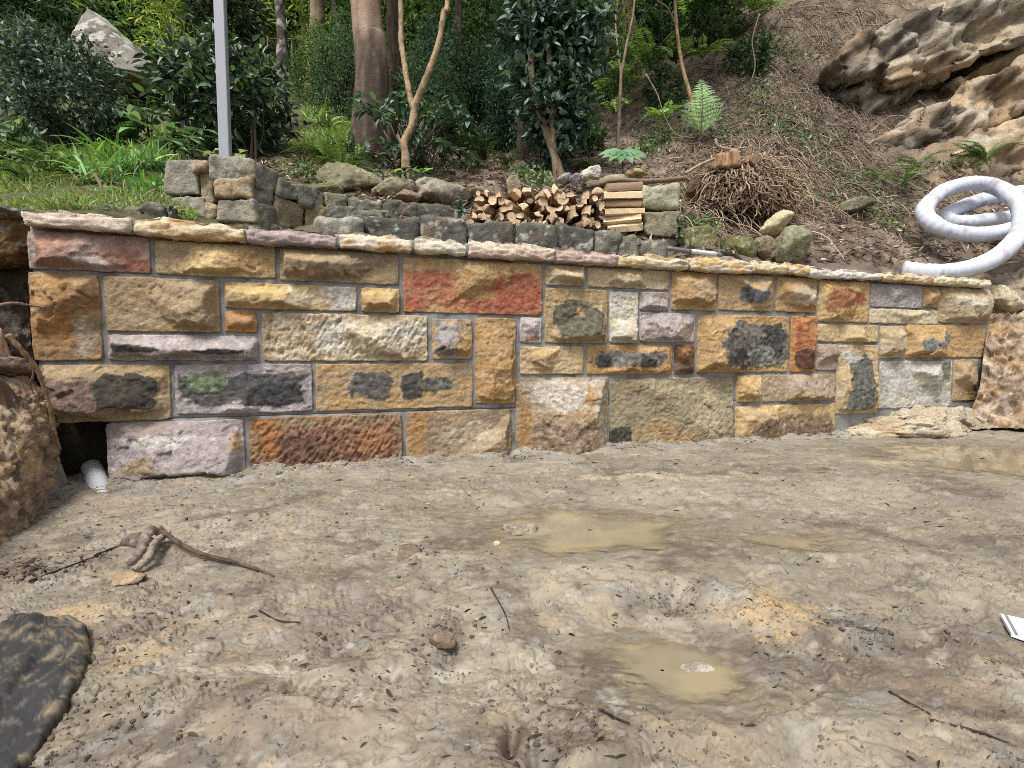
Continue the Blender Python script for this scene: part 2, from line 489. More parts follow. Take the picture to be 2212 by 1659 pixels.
# boot prints: sole pressed in, mud squeezed up round it
for (fx, fy, a) in [(700, 1290, .5), (820, 1350, .7), (1180, 1480, -.4), (1720, 1460, .9), (1900, 1250, .3), (1320, 1240, -.6), (520, 1130, .2), (1000, 1120, .8), (2050, 1330, .5), (760, 1500, .1), (1560, 1230, 1.2), (420, 1340, -.3)]:
    c = on_ground(fx, fy); ca, sa = math.cos(a), math.sin(a); bx_, by_ = (wx - c[0]) * ca + (wy - c[1]) * sa, -(wx - c[0]) * sa + (wy - c[1]) * ca
    wdt = 0.045 * (1 + 0.25 * np.sin(bx_ * 14 + .6)); q = ((np.abs(bx_) / .125) ** 3 + (np.abs(by_) / wdt) ** 3) ** (1 / 3.0) + 0.08 * fbm2(X * 25, Y * 25, 2, fx)
    Z += -0.010 * (1 - sstep(.75, 1.0, q)) + 0.006 * np.exp(-((q - 1.12) / .14) ** 2) * (0.5 + fbm2(X * 20, Y * 20, 2, fx + 3)) + 0.0016 * np.sin(bx_ * 300) * (1 - sstep(.7, .95, q))
# basins
wet = np.zeros_like(X)
for (cx, cy, rx, ry, zl) in PUD:
    q = np.sqrt(((wx - cx) / rx) ** 2 + ((wy - cy) / ry) ** 2) + 0.25 * fbm2(X * 7, Y * 10, 3, 41)
    m = 1 - sstep(1.25, 2.3, q)
    inside = 1 - sstep(0.8, 1.02, q)
    fine_ = 0.0035 * fbm2(wx2 * 20, wy2 * 45, 3, 43) - 0.003 * tear
    bank = zl + 0.012 * (q - 1.0) + fine_ * sstep(.5, .9, q) + 0.6 * np.maximum(Z - prof(Y), -0.006 * (q - 1)) * sstep(1.05, 1.5, q)
    Z = Z * (1 - m) + np.where(q < 0.75, np.minimum(bank, zl - 0.003), bank) * m
    wet = np.maximum(wet, 1 - sstep(1.0, 1.5, q))
# left cut bank and right cut bank rise out of the mud
xbL = -1.60 - 0.40 * (Y - 1.5) + 0.05 * fbm2(X * 4, Y * 5, 3, 51)
xbL = np.where(Y > 1.72, np.minimum(xbL, -1.66 - 1.2 * (Y - 1.72)), xbL)
riseL = np.clip(xbL - X, 0, None)
Z += np.minimum(riseL * 1.7 + 0.10 * sstep(0, 0.06, riseL), 0.95) + 0.05 * sstep(0, 0.1, riseL) * ridge2(X * 6, Y * 6, 4, 55)
xbR = 3.18 + 0.9 * (3.0 - Y) + 0.08 * fbm2(X * 3, Y * 3, 3, 61)
riseR = np.clip(X - xbR, 0, None)
Z += np.minimum(riseR * 1.3 + 0.08 * sstep(0, 0.05, riseR), 0.75) + 0.06 * sstep(0, 0.1, riseR) * ridge2(X * 5, Y * 5, 4, 65)
dwall = (X - WA[0]) * WN[0] + (Y - WA[1]) * WN[1]          # distance in front of the wall
Z += 0.02 * np.exp(-(np.clip(dwall, 0, 9) / 0.09) ** 2) * (0.4 + fbm2(X * 8, Y * 8, 3, 70))
Z = np.where((dwall < -0.03) & (dwall > -0.5), np.minimum(Z, -0.03 - 0.02 * sstep(0, 0.3, -dwall)), Z)
# colour
colr = np.tile(C(137, 125, 106), (len(X), 1))
colr = mixc(colr, C(160, 148, 127), sstep(-0.2, 0.6, fbm2(X * 2.4, Y * 3.0, 4, 80)) * 0.8)
colr = mixc(colr, C(100, 87, 75), sstep(-0.05, 0.6, fbm2(X * 3.2, Y * 4.6, 5, 81, .6) + 0.35 * (1.0 - Y)) * 0.75)
colr = mixc(colr, C(162, 159, 149), np.exp(-(np.clip(dwall, 0, 9) / 0.26) ** 2) * sstep(-0.4, 0.4, fbm2(X * 5, Y * 7, 3, 82)) * 0.85)
colr = mixc(colr, C(180, 158, 118), sstep(0.35, 0.85, fbm2(X * 8, Y * 12, 5, 83, 0.65)) * 0.35)
colr = mixc(colr, C(188, 178, 160), sstep(0.40, 0.9, fbm2(X * 9, Y * 16, 5, 84, 0.65)) * 0.45)
colr = mixc(colr, C(148, 148, 144), sstep(0.40, 0.8, fbm2(X * 9, Y * 13, 4, 86, 0.6)) * 0.4)
colr = mixc(colr, C(92, 82, 73), sstep(0.3, 0.8, fbm2(wx * 18, wy * 36, 4, 85, 0.6)) * 0.5)
def stain(fx, fy, rx, ry, c, k):
    global colr
    q = on_ground(fx, fy)
    g = gdist(X, Y, q, (px(rx, q[1]), px(ry, q[1]) * 1.9)) + 0.5 * fbm2(X * 11, Y * 17, 5, fx * 0.013, 0.65)
    colr = mixc(colr, c, sstep(0.3, 0.95, g) * k)
for a in [(1670, 1325, 105, 42, C(192, 158, 102), 0.75), (1500, 1300, 70, 20, C(150, 135, 120), .5), (1300, 1310, 45, 28, C(180, 158, 118), .35), (960, 1390, 70, 60, C(100, 88, 78), .6),
          (560, 1465, 260, 16, C(204, 192, 172), .6), (900, 1450, 130, 14, C(200, 190, 172), .6), (1860, 1370, 70, 26, C(124, 123, 118), .7), (750, 1330, 160, 50, C(120, 104, 96), .5),
          (120, 1350, 140, 50, C(196, 164, 112), .6), (60, 1230, 90, 30, C(92, 74, 60), .8), (300, 1420, 90, 60, C(196, 164, 108), .5), (1560, 1290, 60, 16, C(150, 150, 146), .7),
          (480, 1175, 100, 14, C(196, 186, 168), .5), (250, 1080, 120, 20, C(180, 150, 128), .5), (700, 1560, 300, 60, C(150, 132, 112), .6), (1100, 1585, 40, 25, C(96, 76, 56), .7),
          (2050, 1480, 150, 40, C(150, 128, 104), .6), (1400, 1030, 200, 14, C(188, 172, 140), .7), (2000, 1000, 180, 16, C(196, 174, 128), .7), (1290, 1650, 110, 25, C(110, 92, 76), .6), (1500, 1620, 110, 30, C(150, 130, 100), .5)]:
    stain(*a)
bl = sstep(0.0, 0.08, riseL); cb = np.tile(C(176, 134, 92), (len(X), 1))
cb = mixc(cb, C(110, 88, 74), sstep(-0.1, 0.4, fbm2(X * 5, Y * 5 + Z * 5, 4, 90))); cb = mixc(cb, C(196, 158, 104), sstep(0.1, 0.5, fbm2(X * 7, Y * 7 + Z * 6, 4, 91)))
colr = colr * (1 - bl[:, None]) + cb * bl[:, None]
br_ = sstep(0.0, 0.08, riseR); cb = np.tile(C(196, 172, 136), (len(X), 1))
cb = mixc(cb, C(200, 152, 92), sstep(0.0, 0.4, fbm2(X * 4, Y * 4 + Z * 4, 4, 92))); cb = mixc(cb, C(180, 166, 156), sstep(0.1, 0.5, fbm2(X * 6, Y * 6 + Z * 6, 4, 93)))
colr = colr * (1 - br_[:, None]) + cb * br_[:, None]
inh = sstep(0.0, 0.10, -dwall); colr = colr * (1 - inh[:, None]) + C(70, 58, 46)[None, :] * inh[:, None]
dry = np.clip(1 - 0.85 * wet - 0.35 * sstep(0.0, 0.6, fbm2(X * 3, Y * 4, 3, 95)) - 0.2 * sstep(0, .5, fbm2(X * 14, Y * 26, 3, 96)), 0.05, 1)
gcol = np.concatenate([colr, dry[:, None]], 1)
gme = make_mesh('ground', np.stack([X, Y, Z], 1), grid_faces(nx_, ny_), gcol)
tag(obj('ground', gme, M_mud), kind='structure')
GX, GY, GZ = X, Y, Z
_gu, _gt = uu, tt
def gz(x, y):                                # ground height at a point (nearest mesh vertex)
    u = x / (max(y, Y0) + 0.15); i = int(np.argmin(np.abs(uu - u)))
    j = int(np.argmin(np.abs(Yg[:, i] - y))); return float(Z[j * nx_ + i])

# muddy water
m_w, t_w, b_w = nodes_of('muddy_water')
b_w.inputs['Base Color'].default_value = (*C(176, 154, 112), 1)
b_w.inputs['Roughness'].default_value = 0.035
b_w.inputs['IOR'].default_value = 1.33
tcw = t_w.nodes.new('ShaderNodeTexCoord'); nw_ = t_w.nodes.new('ShaderNodeTexNoise'); nw_.inputs['Scale'].default_value = 14; nw_.inputs['Detail'].default_value = 3
bw_ = t_w.nodes.new('ShaderNodeBump'); bw_.inputs['Strength'].default_value = 0.025; bw_.inputs['Distance'].default_value = 0.01
t_w.links.new(tcw.outputs['Object'], nw_.inputs['Vector']); t_w.links.new(nw_.outputs[0], bw_.inputs['Height']); t_w.links.new(bw_.outputs[0], b_w.inputs['Normal'])
aw = t_w.nodes.new('ShaderNodeAttribute'); aw.attribute_name = 'Col'
t_w.links.new(aw.outputs['Color'], b_w.inputs['Base Color']); t_w.links.new(aw.outputs['Alpha'], b_w.inputs['Alpha'])   # murk thins out where the water is shallow
for (cx, cy, rx, ry, zl) in PUD:
    rx, ry = rx * 1.15, ry * 1.15; a = np.linspace(0, 2 * np.pi, 48, endpoint=False)
    U_, R2 = np.meshgrid(np.linspace(0, 2 * np.pi, 97), np.linspace(0.02, 1, 26)); qx, qy = (np.cos(U_) * rx * R2).ravel(), (np.sin(U_) * ry * R2).ravel()
    dep = np.array([zl - gz(a1 + cx, b1 + cy) for a1, b1 in zip(qx, qy)])
    wc = np.tile(C(150, 137, 108), (len(qx), 1)); wc = mixc(wc, C(166, 149, 112), sstep(-.2, .5, fbm2(qx * 5, qy * 9, 3, 45)))
    V = np.stack([qx, qy, 0 * qx], 1); F = grid_faces(97, 26); dep = np.concatenate([wc, sstep(-0.001, 0.0055, dep)[:, None]], 1)
    o = obj('puddle', make_mesh('puddle', V, F, dep), m_w); o.location = (cx, cy, zl)
    tag(o, kind='structure')

# ------------------------------------------------------------------ the hillside behind the wall
CT = {-900: [(455, 1.75), (400, 3.0), (350, 3.6), (290, 5.0), (235, 7), (190, 9), (120, 13), (60, 18)],
      -300: [(452, 2.05), (400, 3.0), (350, 3.6), (290, 5.0), (235, 7), (190, 9), (120, 13), (60, 18)],
      150: [(452, 2.15), (400, 3.0), (350, 3.6), (290, 5.0), (235, 7), (190, 9), (120, 13), (60, 18)],
      400: [(478, 2.35), (455, 2.65), (395, 3.1), (350, 3.7), (300, 5.0), (240, 7), (195, 9), (120, 13), (60, 18)],
      620: [(530, 2.45), (500, 2.75), (400, 3.4), (345, 4.2), (300, 5.0), (240, 7), (200, 9), (130, 13)],
      850: [(545, 2.6), (500, 2.95), (415, 3.4), (360, 4.2), (310, 5.5), (220, 8), (140, 13), (70, 18)],
      1100: [(555, 2.75), (495, 3.1), (400, 3.75), (365, 4.3), (325, 6), (240, 8.5), (140, 13), (70, 18)],
      1380: [(565, 2.9), (505, 3.2), (395, 3.9), (360, 4.5), (270, 5.6), (160, 7), (80, 10), (40, 16)],
      1620: [(562, 2.95), (485, 3.6), (410, 4.2), (290, 5.0), (160, 6), (20, 7.2), (-40, 10), (-60, 16)],
      1880: [(580, 3.1), (490, 3.8), (395, 4.6), (260, 5.5), (110, 6.4), (-40, 7.6), (-130, 11)],
      2150: [(592, 3.35), (485, 4.0), (385, 4.7), (260, 5.4), (120, 6.1), (-60, 7.2), (-200, 11)],
      2600: [(590, 3.7), (450, 4.4), (340, 5), (200, 6), (20, 7), (-150, 9), (-200, 13)],
      3300: [(560, 4.3), (400, 5), (250, 6), (50, 7.5), (-150, 10)]}
cp = np.array([P(fx, r, y) for fx, L in CT.items() for (r, y) in L])
cp = np.concatenate([cp, [[s, wall_y(s) + 0.12, 0.86] for s in np.linspace(-5, 5, 22)]])
dm = np.linalg.norm(cp[:, None, :2] - cp[None, :, :2], axis=2)
Kc = np.linalg.solve(dm + 0.02 * np.eye(len(cp)) * -1, cp[:, 2] - cp[:, 2].mean())
def hill(x, y):
    x = np.atleast_1d(np.asarray(x, float)); y = np.atleast_1d(np.asarray(y, float)); out = np.empty(len(x))
    for k in range(0, len(x), 20000):
        d = np.sqrt((x[k:k + 20000, None] - cp[None, :, 0]) ** 2 + (y[k:k + 20000, None] - cp[None, :, 1]) ** 2)
        out[k:k + 20000] = d @ Kc + cp[:, 2].mean()
    return out
def hz(x, y): return float(hill([x], [y])[0])
def hit_hill(fx, fy, y0=2.0, y1=16.0):       # where a picture ray first meets the hillside
    d = ray(fx, fy); ys = np.linspace(max(y0, wdep(fx) + 0.25), y1, 500)
    zz = CAMZ + d[2] / d[1] * ys; h = hill(d[0] / d[1] * ys, ys)
    k = np.argmax(h > zz) if (h > zz).any() else len(ys) - 1
    return np.array([d[0] / d[1] * ys[k], ys[k], h[k]])

nu, nv = 360, 260
U, T_ = np.meshgrid(np.linspace(-1.9, 2.1, nu), np.linspace(0, 1, nv))
ys0 = np.maximum((WA[1] - WSL * WA[0] + 0.16) / np.maximum(1 - WSL * U, 0.3), 0.5)
Yh = ys0 * (24.0 / ys0) ** T_
Xh = U * Yh
hx, hy = Xh.ravel(), Yh.ravel()
hzv = hill(hx, hy)
fxcol = hx / hy * FPX + 1106                  # bearing of the slope, only used to choose soil, grass or rock below
rk = sstep(0.70, 0.98, hx / hy - 0.0 * hy) * sstep(4.2, 4.9, hy)         # bare rock on the right slope
hp = np.stack([hx, hy, hzv], 1)
sc_ = np.clip(hy / 4, 0.4, 2.5)
hzv = hzv + 0.035 * fbm2(hx * 3.5, hy * 3.5, 4, 101) * sc_
slope_dir = hp @ np.array([-0.45, 0.2, 1.0])  # bedding of the sandstone dips to the left
bed = slope_dir * 3.2 + 0.9 * fbm3(hp * 0.9, 3, 105)
fb = bed - np.floor(bed)
hzv = hzv + rk * (0.16 * (sstep(0.0, 0.16, fb) * (1 - fb) - 0.3) + 0.14 * (ridge3(hp * 1.7, 4, 107) - 0.5))
soil = np.tile(C(126, 110, 94), (len(hx), 1))
soil = mixc(soil, C(162, 143, 120), sstep(-0.1, 0.6, fbm2(hx * 4, hy * 4, 4, 111)))
soil = mixc(soil, C(76, 64, 56), sstep(0.1, 0.6, fbm2(hx * 7, hy * 7, 4, 112)))
grs = sstep(0.1, -0.25, hx / hy + 0.22 + 0.12 * fbm2(hx * 1.2, hy * 1.2, 2, 113))
soil = mixc(soil, C(86, 96, 48), grs * 0.75)
rc = np.tile(C(168, 142, 110), (len(hx), 1))
rc = mixc(rc, C(120, 104, 92), sstep(-0.1, 0.4, fbm3(hp * 1.6 + bed[:, None] * 0.4, 4, 115)))
rc = mixc(rc, C(190, 146, 90), sstep(0.1, 0.5, fbm3(hp * 1.9, 4, 116)))
rc = mixc(rc, C(70, 60, 54), sstep(0.25, 0.6, fbm3(hp * 2.6, 4, 117)) * 0.8)
rmask = rk * sstep(-0.35, 0.15, fbm3(hp * 1.4, 4, 118) + 0.3 * rk)
soil = soil * (1 - rmask[:, None]) + rc * rmask[:, None]
V = np.stack([hx, hy, hzv], 1)
sk = V[:nu].copy(); sk[:, 2] = -0.15
V = np.concatenate([V, sk]); F = np.concatenate([grid_faces(nu, nv), np.stack([np.arange(nu - 1) + nu * nv, np.arange(1, nu) + nu * nv, np.arange(1, nu), np.arange(nu - 1)], 1)])
soil = np.concatenate([soil, np.tile(C(60, 50, 42), (nu, 1))])
tag(obj('hillside', make_mesh('hillside', V, F, soil), M_soil), kind='structure')

# ------------------------------------------------------------------ the new sandstone wall
TAN = C(186, 160, 118); GOLD = C(202, 158, 92); CREAM = C(222, 204, 166); MAUVE = C(178, 166, 166); BROWN = C(122, 94, 68)
RUST = C(164, 94, 44); RED = C(182, 84, 54); WHITE = C(222, 217, 206); DARK = C(66, 66, 63); OLIVE = C(98, 94, 74); GREY = C(150, 147, 142)
PINK = C(192, 158, 140); OCHRE = C(206, 144, 58); UMBER = C(92, 66, 46); YEL = C(220, 188, 118); SLATE = C(104, 108, 114); GREEN = C(124, 140, 104)
ZONE = {1: (0, 398.2, .4), 2: (530.9, 442.4, .3733), 3: (1061.8, 486.6, .32), 4: (1592.6, 530.9, .2934)}
# zone, x0, x1, top, bottom (at the stone's middle), colour 1, colour 2, relief, patches (cx, cy, rx, ry, colour)
ST = [
 (1, 148, 808, 265, 467, C(190, 156, 140), C(178, 140, 122), .022, [(.2, .45, .2, .4, C(180, 132, 108)), (.75, .6, .25, .3, C(178, 126, 102)), (.55, .75, .14, .2, C(208, 196, 188)), (.05, .5, .05, .6, C(172, 158, 154)), (.9, .8, .1, .2, C(168, 100, 72))]),
 (1, 838, 1485, 318, 497, YEL, TAN, .026, [(.5, .55, .3, .3, YEL), (.8, .6, .2, .4, GOLD)]),
 (2, 195, 885, 268, 449, TAN, C(160, 134, 100), .024, []),
 (2, 912, 1715, 322, 630, C(200, 140, 84), C(206, 166, 102), .022, [(.84, .6, .2, .46, C(184, 90, 60)), (.18, .35, .18, .26, C(190, 100, 66)), (.08, .8, .10, .18, C(184, 92, 60)), (.30, .62, .12, .3, C(196, 116, 76)), (.62, .85, .2, .2, C(186, 98, 62)), (.5, .42, .14, .3, C(196, 158, 88)), (.4, .12, .5, .12, C(206, 172, 112))]),
 (1, 165, 540, 480, 952, C(196, 152, 92), C(160, 118, 66), .036, [(.75, .72, .18, .2, C(206, 192, 164)), (.4, .6, .25, .15, OCHRE)]),
 (1, 562, 1185, 507, 797, TAN, C(176, 148, 104), .032, []),
 (2, -125, 640, 460, 605, YEL, C(206, 172, 110), .018, [(.88, .5, .13, .6, WHITE), (.6, .5, .16, .4, CREAM)]),
 (2, 665, 890, 483, 622, YEL, GOLD, .018, []),
 (1, 1212, 1387, 685, 798, OCHRE, C(196, 140, 60), .012, []),
 (2, 95, 1050, 632, 903, TAN, CREAM, .028, [(.4, .45, .12, .35, WHITE), (.8, .45, .18, .3, C(214, 208, 190)), (.6, .6, .2, .3, CREAM)], 'pick'),
 (1, 580, 1390, 815, 950, MAUVE, C(200, 188, 184), .02, [(.2, .42, .17, .22, DARK), (.76, .55, .17, .2, C(60, 60, 56))]),
 (2, 1080, 1310, 660, 893, C(206, 164, 96), TAN, .022, [(.35, .42, .34, .46, C(158, 156, 158))]),
 (2, 1330, 1562, 655, 1150, C(204, 160, 96), C(190, 146, 82), .024, []),
 (2, 1588, 1712, 652, 798, C(208, 198, 192), MAUVE, .012, [(.6, .85, .3, .12, C(150, 110, 96))]),
 (1, 230, 920, 975, 1280, TAN, C(190, 160, 112), .034, [(.3, .55, .24, .3, C(118, 94, 80)), (.68, .5, .2, .3, C(62, 58, 48)), (.4, .92, .4, .1, C(128, 86, 48))]),
 (2, -409, 385, 922, 1205, MAUVE, C(196, 186, 190), .024, [(.5, .5, .42, .3, C(86, 86, 84)), (.22, .35, .13, .2, GREEN), (.7, .62, .2, .22, C(66, 66, 66))]),
 (2, 405, 1312, 920, 1182, C(204, 164, 102), TAN, .034, [(.33, .45, .11, .28, C(96, 94, 90)), (.6, .5, .06, .28, C(70, 70, 68)), (.75, .45, .1, .14, C(104, 104, 96))]),
 (1, 578, 1320, 1280, 1625, MAUVE, C(186, 172, 174), .03, [(.4, .3, .3, .09, C(222, 216, 208)), (.25, .62, .12, .14, C(186, 160, 110)), (.95, .3, .04, .2, GOLD)]),
 (2, 20, 905, 1222, 1610, C(176, 138, 92), C(150, 116, 84), .026, [(.5, .5, .42, .3, C(140, 96, 68)), (.12, .3, .08, .3, C(190, 122, 50)), (.35, .45, .14, .2, C(122, 86, 64)), (.8, .4, .12, .2, C(180, 122, 70))], 'pick'),
 (2, 930, 1535, 1190, 1545, TAN, C(164, 138, 108), .03, [(.55, .4, .25, .2, C(190, 172, 144)), (.1, .3, .08, .4, C(190, 138, 66))]),
 (3, 165, 785, 1030, 1640, TAN, C(172, 142, 106), .05, [(.5, .18, .38, .16, C(206, 198, 184)), (.75, .2, .05, .1, C(198, 140, 60)), (.45, .65, .3, .16, C(140, 116, 92)), (.9, .55, .08, .3, C(200, 186, 160)), (.1, .5, .06, .3, C(190, 140, 70))]),
 (3, 800, 1630, 1030, 1545, C(172, 156, 120), C(156, 144, 112), .034, [(.45, .75, .2, .2, C(196, 158, 102)), (.08, .8, .08, .16, C(66, 66, 48)), (.8, .4, .15, .3, C(184, 168, 132))]),
 (3, 195, 620, 818, 1005, C(216, 188, 136), C(206, 170, 112), .02, []),
 (3, 645, 1220, 810, 1005, C(206, 160, 90), C(196, 148, 76), .02, [(.5, .48, .38, .24, C(110, 108, 102)), (.2, .55, .08, .2, C(62, 60, 58)), (.68, .6, .1, .15, C(60, 56, 52))]),
 (3, 1235, 1370, 808, 1003, C(96, 66, 40), C(134, 88, 48), .012, [(.5, .2, .3, .15, C(180, 124, 62))]),
 (3, 365, 630, 271, 405, C(196, 168, 122), CREAM, .026, []),
 (3, 650, 1200, 295, 425, C(204, 178, 134), CREAM, .024, []),
 (3, 362, 783, 430, 795, C(200, 168, 112), TAN, .022, [(.5, .6, .34, .3, OLIVE), (.42, .35, .14, .14, OLIVE), (.55, .42, .06, .1, C(196, 160, 104))]),
 (3, 800, 990, 448, 793, C(222, 212, 188), WHITE, .014, [(.6, .85, .2, .08, C(190, 170, 130))]),
 (3, 1005, 1197, 450, 575, C(190, 176, 170), MAUVE, .014, []),
 (3, 1003, 1375, 592, 788, C(196, 182, 178), MAUVE, .02, [(.4, .4, .3, .06, C(120, 92, 78))]),
 (3, 1218, 1520, 318, 575, C(202, 164, 98), GOLD, .028, [(.6, .5, .3, .3, C(182, 158, 118))]),
 (3, 1535, 1905, 335, 578, C(204, 166, 102), TAN, .028, [(.6, .5, .2, .26, C(90, 94, 100)), (.7, .62, .12, .16, C(140, 146, 152))]),
 (4, -288, 378, 512, 930, C(208, 166, 98), GOLD, .032, [(.58, .55, .36, .36, C(104, 102, 92)), (.4, .6, .16, .25, C(92, 80, 76)), (.82, .45, .1, .28, C(72, 72, 68)), (.65, .7, .18, .16, C(132, 132, 122))]),
 (4, 290, 585, 235, 488, C(204, 164, 98), GOLD, .028, [(.65, .45, .3, .34, C(196, 180, 150))]),
 (4, 398, 575, 515, 928, C(204, 140, 66), OCHRE, .016, [(.5, .4, .3, .34, C(184, 116, 66)), (.5, .78, .3, .18, C(92, 52, 36)), (.25, .3, .08, .3, C(188, 92, 44))]),
 (4, 602, 975, 262, 562, C(216, 176, 104), YEL, .02, [(.35, .42, .25, .34, C(166, 96, 48)), (.75, .4, .16, .16, C(178, 86, 44)), (.55, .8, .3, .12, C(200, 140, 66))]),
 (4, 985, 1365, 286, 455, C(184, 176, 176), MAUVE, .02, []),
 (4, 1375, 1483, 302, 455, C(196, 158, 94), GOLD, .014, []),
 (4, 980, 1480, 470, 575, C(220, 200, 160), CREAM, .016, []),
 (4, 1492, 1860, 312, 570, C(200, 178, 136), TAN, .026, [(.5, .4, .36, .18, C(212, 202, 180))]),
 (4, 595, 1040, 582, 708, C(218, 190, 136), YEL, .018, []),
 (4, 1055, 1237, 592, 828, C(210, 188, 148), TAN, .018, []),
 (4, 1245, 1825, 585, 822, C(206, 166, 100), GOLD, .022, [(.32, .42, .2, .28, C(132, 134, 128)), (.16, .5, .07, .3, C(112, 114, 112))]),
 (4, 585, 740, 724, 918, C(168, 144, 124), C(186, 164, 142), .018, []),
 (4, 735, 1035, 730, 1235, C(208, 186, 144), C(204, 166, 104), .02, [(.52, .55, .25, .4, C(92, 94, 88)), (.3, .15, .25, .12, C(212, 206, 196)), (.4, .85, .22, .14, C(104, 104, 92))]),
 (4, 1050, 1578, 848, 1190, C(214, 212, 202), C(190, 188, 178), .026, [(.9, .2, .08, .2, C(120, 118, 100)), (.7, .6, .2, .2, C(180, 178, 168))]),
 (4, 1595, 1770, 838, 1140, C(196, 160, 100), TAN, .022, []),
 (4, 0, 180, 952, 1150, C(208, 168, 102), YEL, .016, []),
 (4, 190, 722, 948, 1145, C(188, 162, 128), TAN, .022, [(.55, .35, .38, .2, C(190, 168, 148))]),
 (4, -15, 718, 1172, 1470, C(206, 170, 112), YEL, .036, [(.55, .6, .4, .34, C(150, 122, 90)), (.7, .7, .25, .2, C(128, 102, 78))]),
]
wall = thing('stone_retaining_wall', 'new sandstone block retaining wall with grey mortar joints above the mud', 'wall', (WA[0], WA[1], 0)); wall['kind'] = 'thing'
W0 = np.array([WA[0], WA[1], 0.0])
rngw = np.random.RandomState(11)
SLIST = []
for k, r in enumerate(ST):
    zx, zy, zf = ZONE[r[0]]
    x0, x1 = zx + r[1] * zf, zx + r[2] * zf; yt, yb = zy + r[3] * zf, zy + r[4] * zf
    xm = (x0 + x1) / 2
    s0 = to_wall(x0, (yt + yb) / 2)[0]; s1 = to_wall(x1, (yt + yb) / 2)[0]
    t1 = to_wall(xm, yt)[1]; t0 = to_wall(xm, yb)[1]
    SLIST.append((s0, s1, t0, t1))
    w, h = s1 - s0, t1 - t0
    res = 0.0052 if s0 < 3 else 0.0065
    n1, n2 = max(int(w / res), 8), max(int(h / res), 8)
    S, T = np.meshgrid(np.linspace(0, 1, n1), np.linspace(0, 1, n2)); S = S.ravel(); T = T.ravel()
    a, b = s0 + S * w, t0 + T * h
    H = (0.020 + r[7] * 1.35) * rngw.uniform(0.95, 1.25) * min(1.0, 0.45 + min(w, h) / 0.24); sd = k * 3.1
    pick = len(r) > 9
    def j(q, f, am):
        return (0.5 * fbm2(a * f + q, b * f - q, 3, sd + q) + 0.7 * cells2(a * f * 1.3, b * f * 1.3, k + q)) * am
    dl, dr, db, dt = S * w, (1 - S) * w, T * h, (1 - T) * h
    sc_h = min(1.0, h / 0.16); sc_w = min(1.0, w / 0.16)
    sl, sr, sb, st_ = rngw.uniform(0.8, 3.0), rngw.uniform(0.8, 3.0), rngw.uniform(1.6, 3.5), rngw.uniform(0.45, 1.1)
    mb_ = rngw.uniform(0.008, 0.030) * sc_h
    e = np.minimum(np.minimum((dl - .010 + j(1, 9, .016 * sc_w)) * sl, (dr - .010 + j(2, 9, .016 * sc_w)) * sr),
                   np.minimum((db - mb_ + j(3, 8, .026 * sc_h)) * sb, (dt - .006 + j(4, 7, .020 * sc_h)) * st_))
    p = H * (0.95 + 0.25 * fbm2(a * 4, b * 5, 2, sd + 9)) + 0.14 * (0.5 - T) * h
    for q in range(5):
        gx, gy = rngw.normal(0, 0.28, 2); cx, cy = rngw.uniform(0.1, 0.9, 2)
        p = np.minimum(p, H * rngw.uniform(0.75, 1.2) + gx * (S - cx) * w + gy * (T - cy) * h)
    p = p + 0.010 * cells2(a * 7 + 0.25 * fbm2(a * 15, b * 15, 2, sd + 4), b * 9 + 0.25 * fbm2(a * 15, b * 15, 2, sd + 6), k + 2)
    p = p + 0.0045 * cells2(a * 13 + 0.3 * fbm2(a * 20, b * 20, 2, sd), b * 15, k + 5)
    hh = smin(e, p, 0.002)
    plate = sstep(-0.003, 0.004, e - p)
    edge = sstep(0.0, 0.014, np.minimum(np.minimum(dl, dr), np.minimum(db, dt)))
    hh = np.maximum(hh, -0.001 + 0.002 * fbm2(a * 30, b * 30, 2, sd + 3))
    rr = 0.0034 * cells2(a * 30, b * 36, k + 9) + 0.0016 * (ridge2(a * 26 + 0.3 * b, b * 34, 3, sd + 20) - 0.6) + 0.0016 * fbm2(a * 70, b * 80, 2, sd + 22)
    if pick:
        d1 = (a * 0.55 + b) * 1.0; d2 = (a - b * 0.55)
        pk = noise2(d1 * 26, d2 * 70, sd + 30)
        rr = rr - 0.006 * sstep(0.25, 0.5, pk) * plate + 0.004 * sstep(0.25, 0.6, -pk) * plate
    hh = hh + rr * (0.35 + 0.65 * edge)
    # pigment
    c = np.tile(r[5], (len(a), 1)); c = mixc(c, r[6], sstep(-0.3, 0.4, fbm2(a * 9, b * 13, 4, sd + 40)))
    c = mixc(c, r[5] * np.array([0.72, 0.66, 0.60]), sstep(0.15, 0.65, fbm2(a * 14, b * 19, 4, sd + 42)) * 0.55)
    c = mixc(c, r[5] * np.array([1.02, 0.90, 0.62]), sstep(0.2, 0.6, fbm2(a * 7, b * 9, 3, sd + 44)) * 0.45)
    c = mixc(c, np.minimum(r[6] * 1.15 + 0.03, 0.85), sstep(0.25, 0.6, fbm2(a * 20, b * 26, 3, sd + 46)) * 0.45)
    c = mixc(c, C(158, 140, 116), sstep(-0.05, 0.5, fbm2(a * 4 + b * 2, b * 17, 4, sd + 47)) * 0.38)
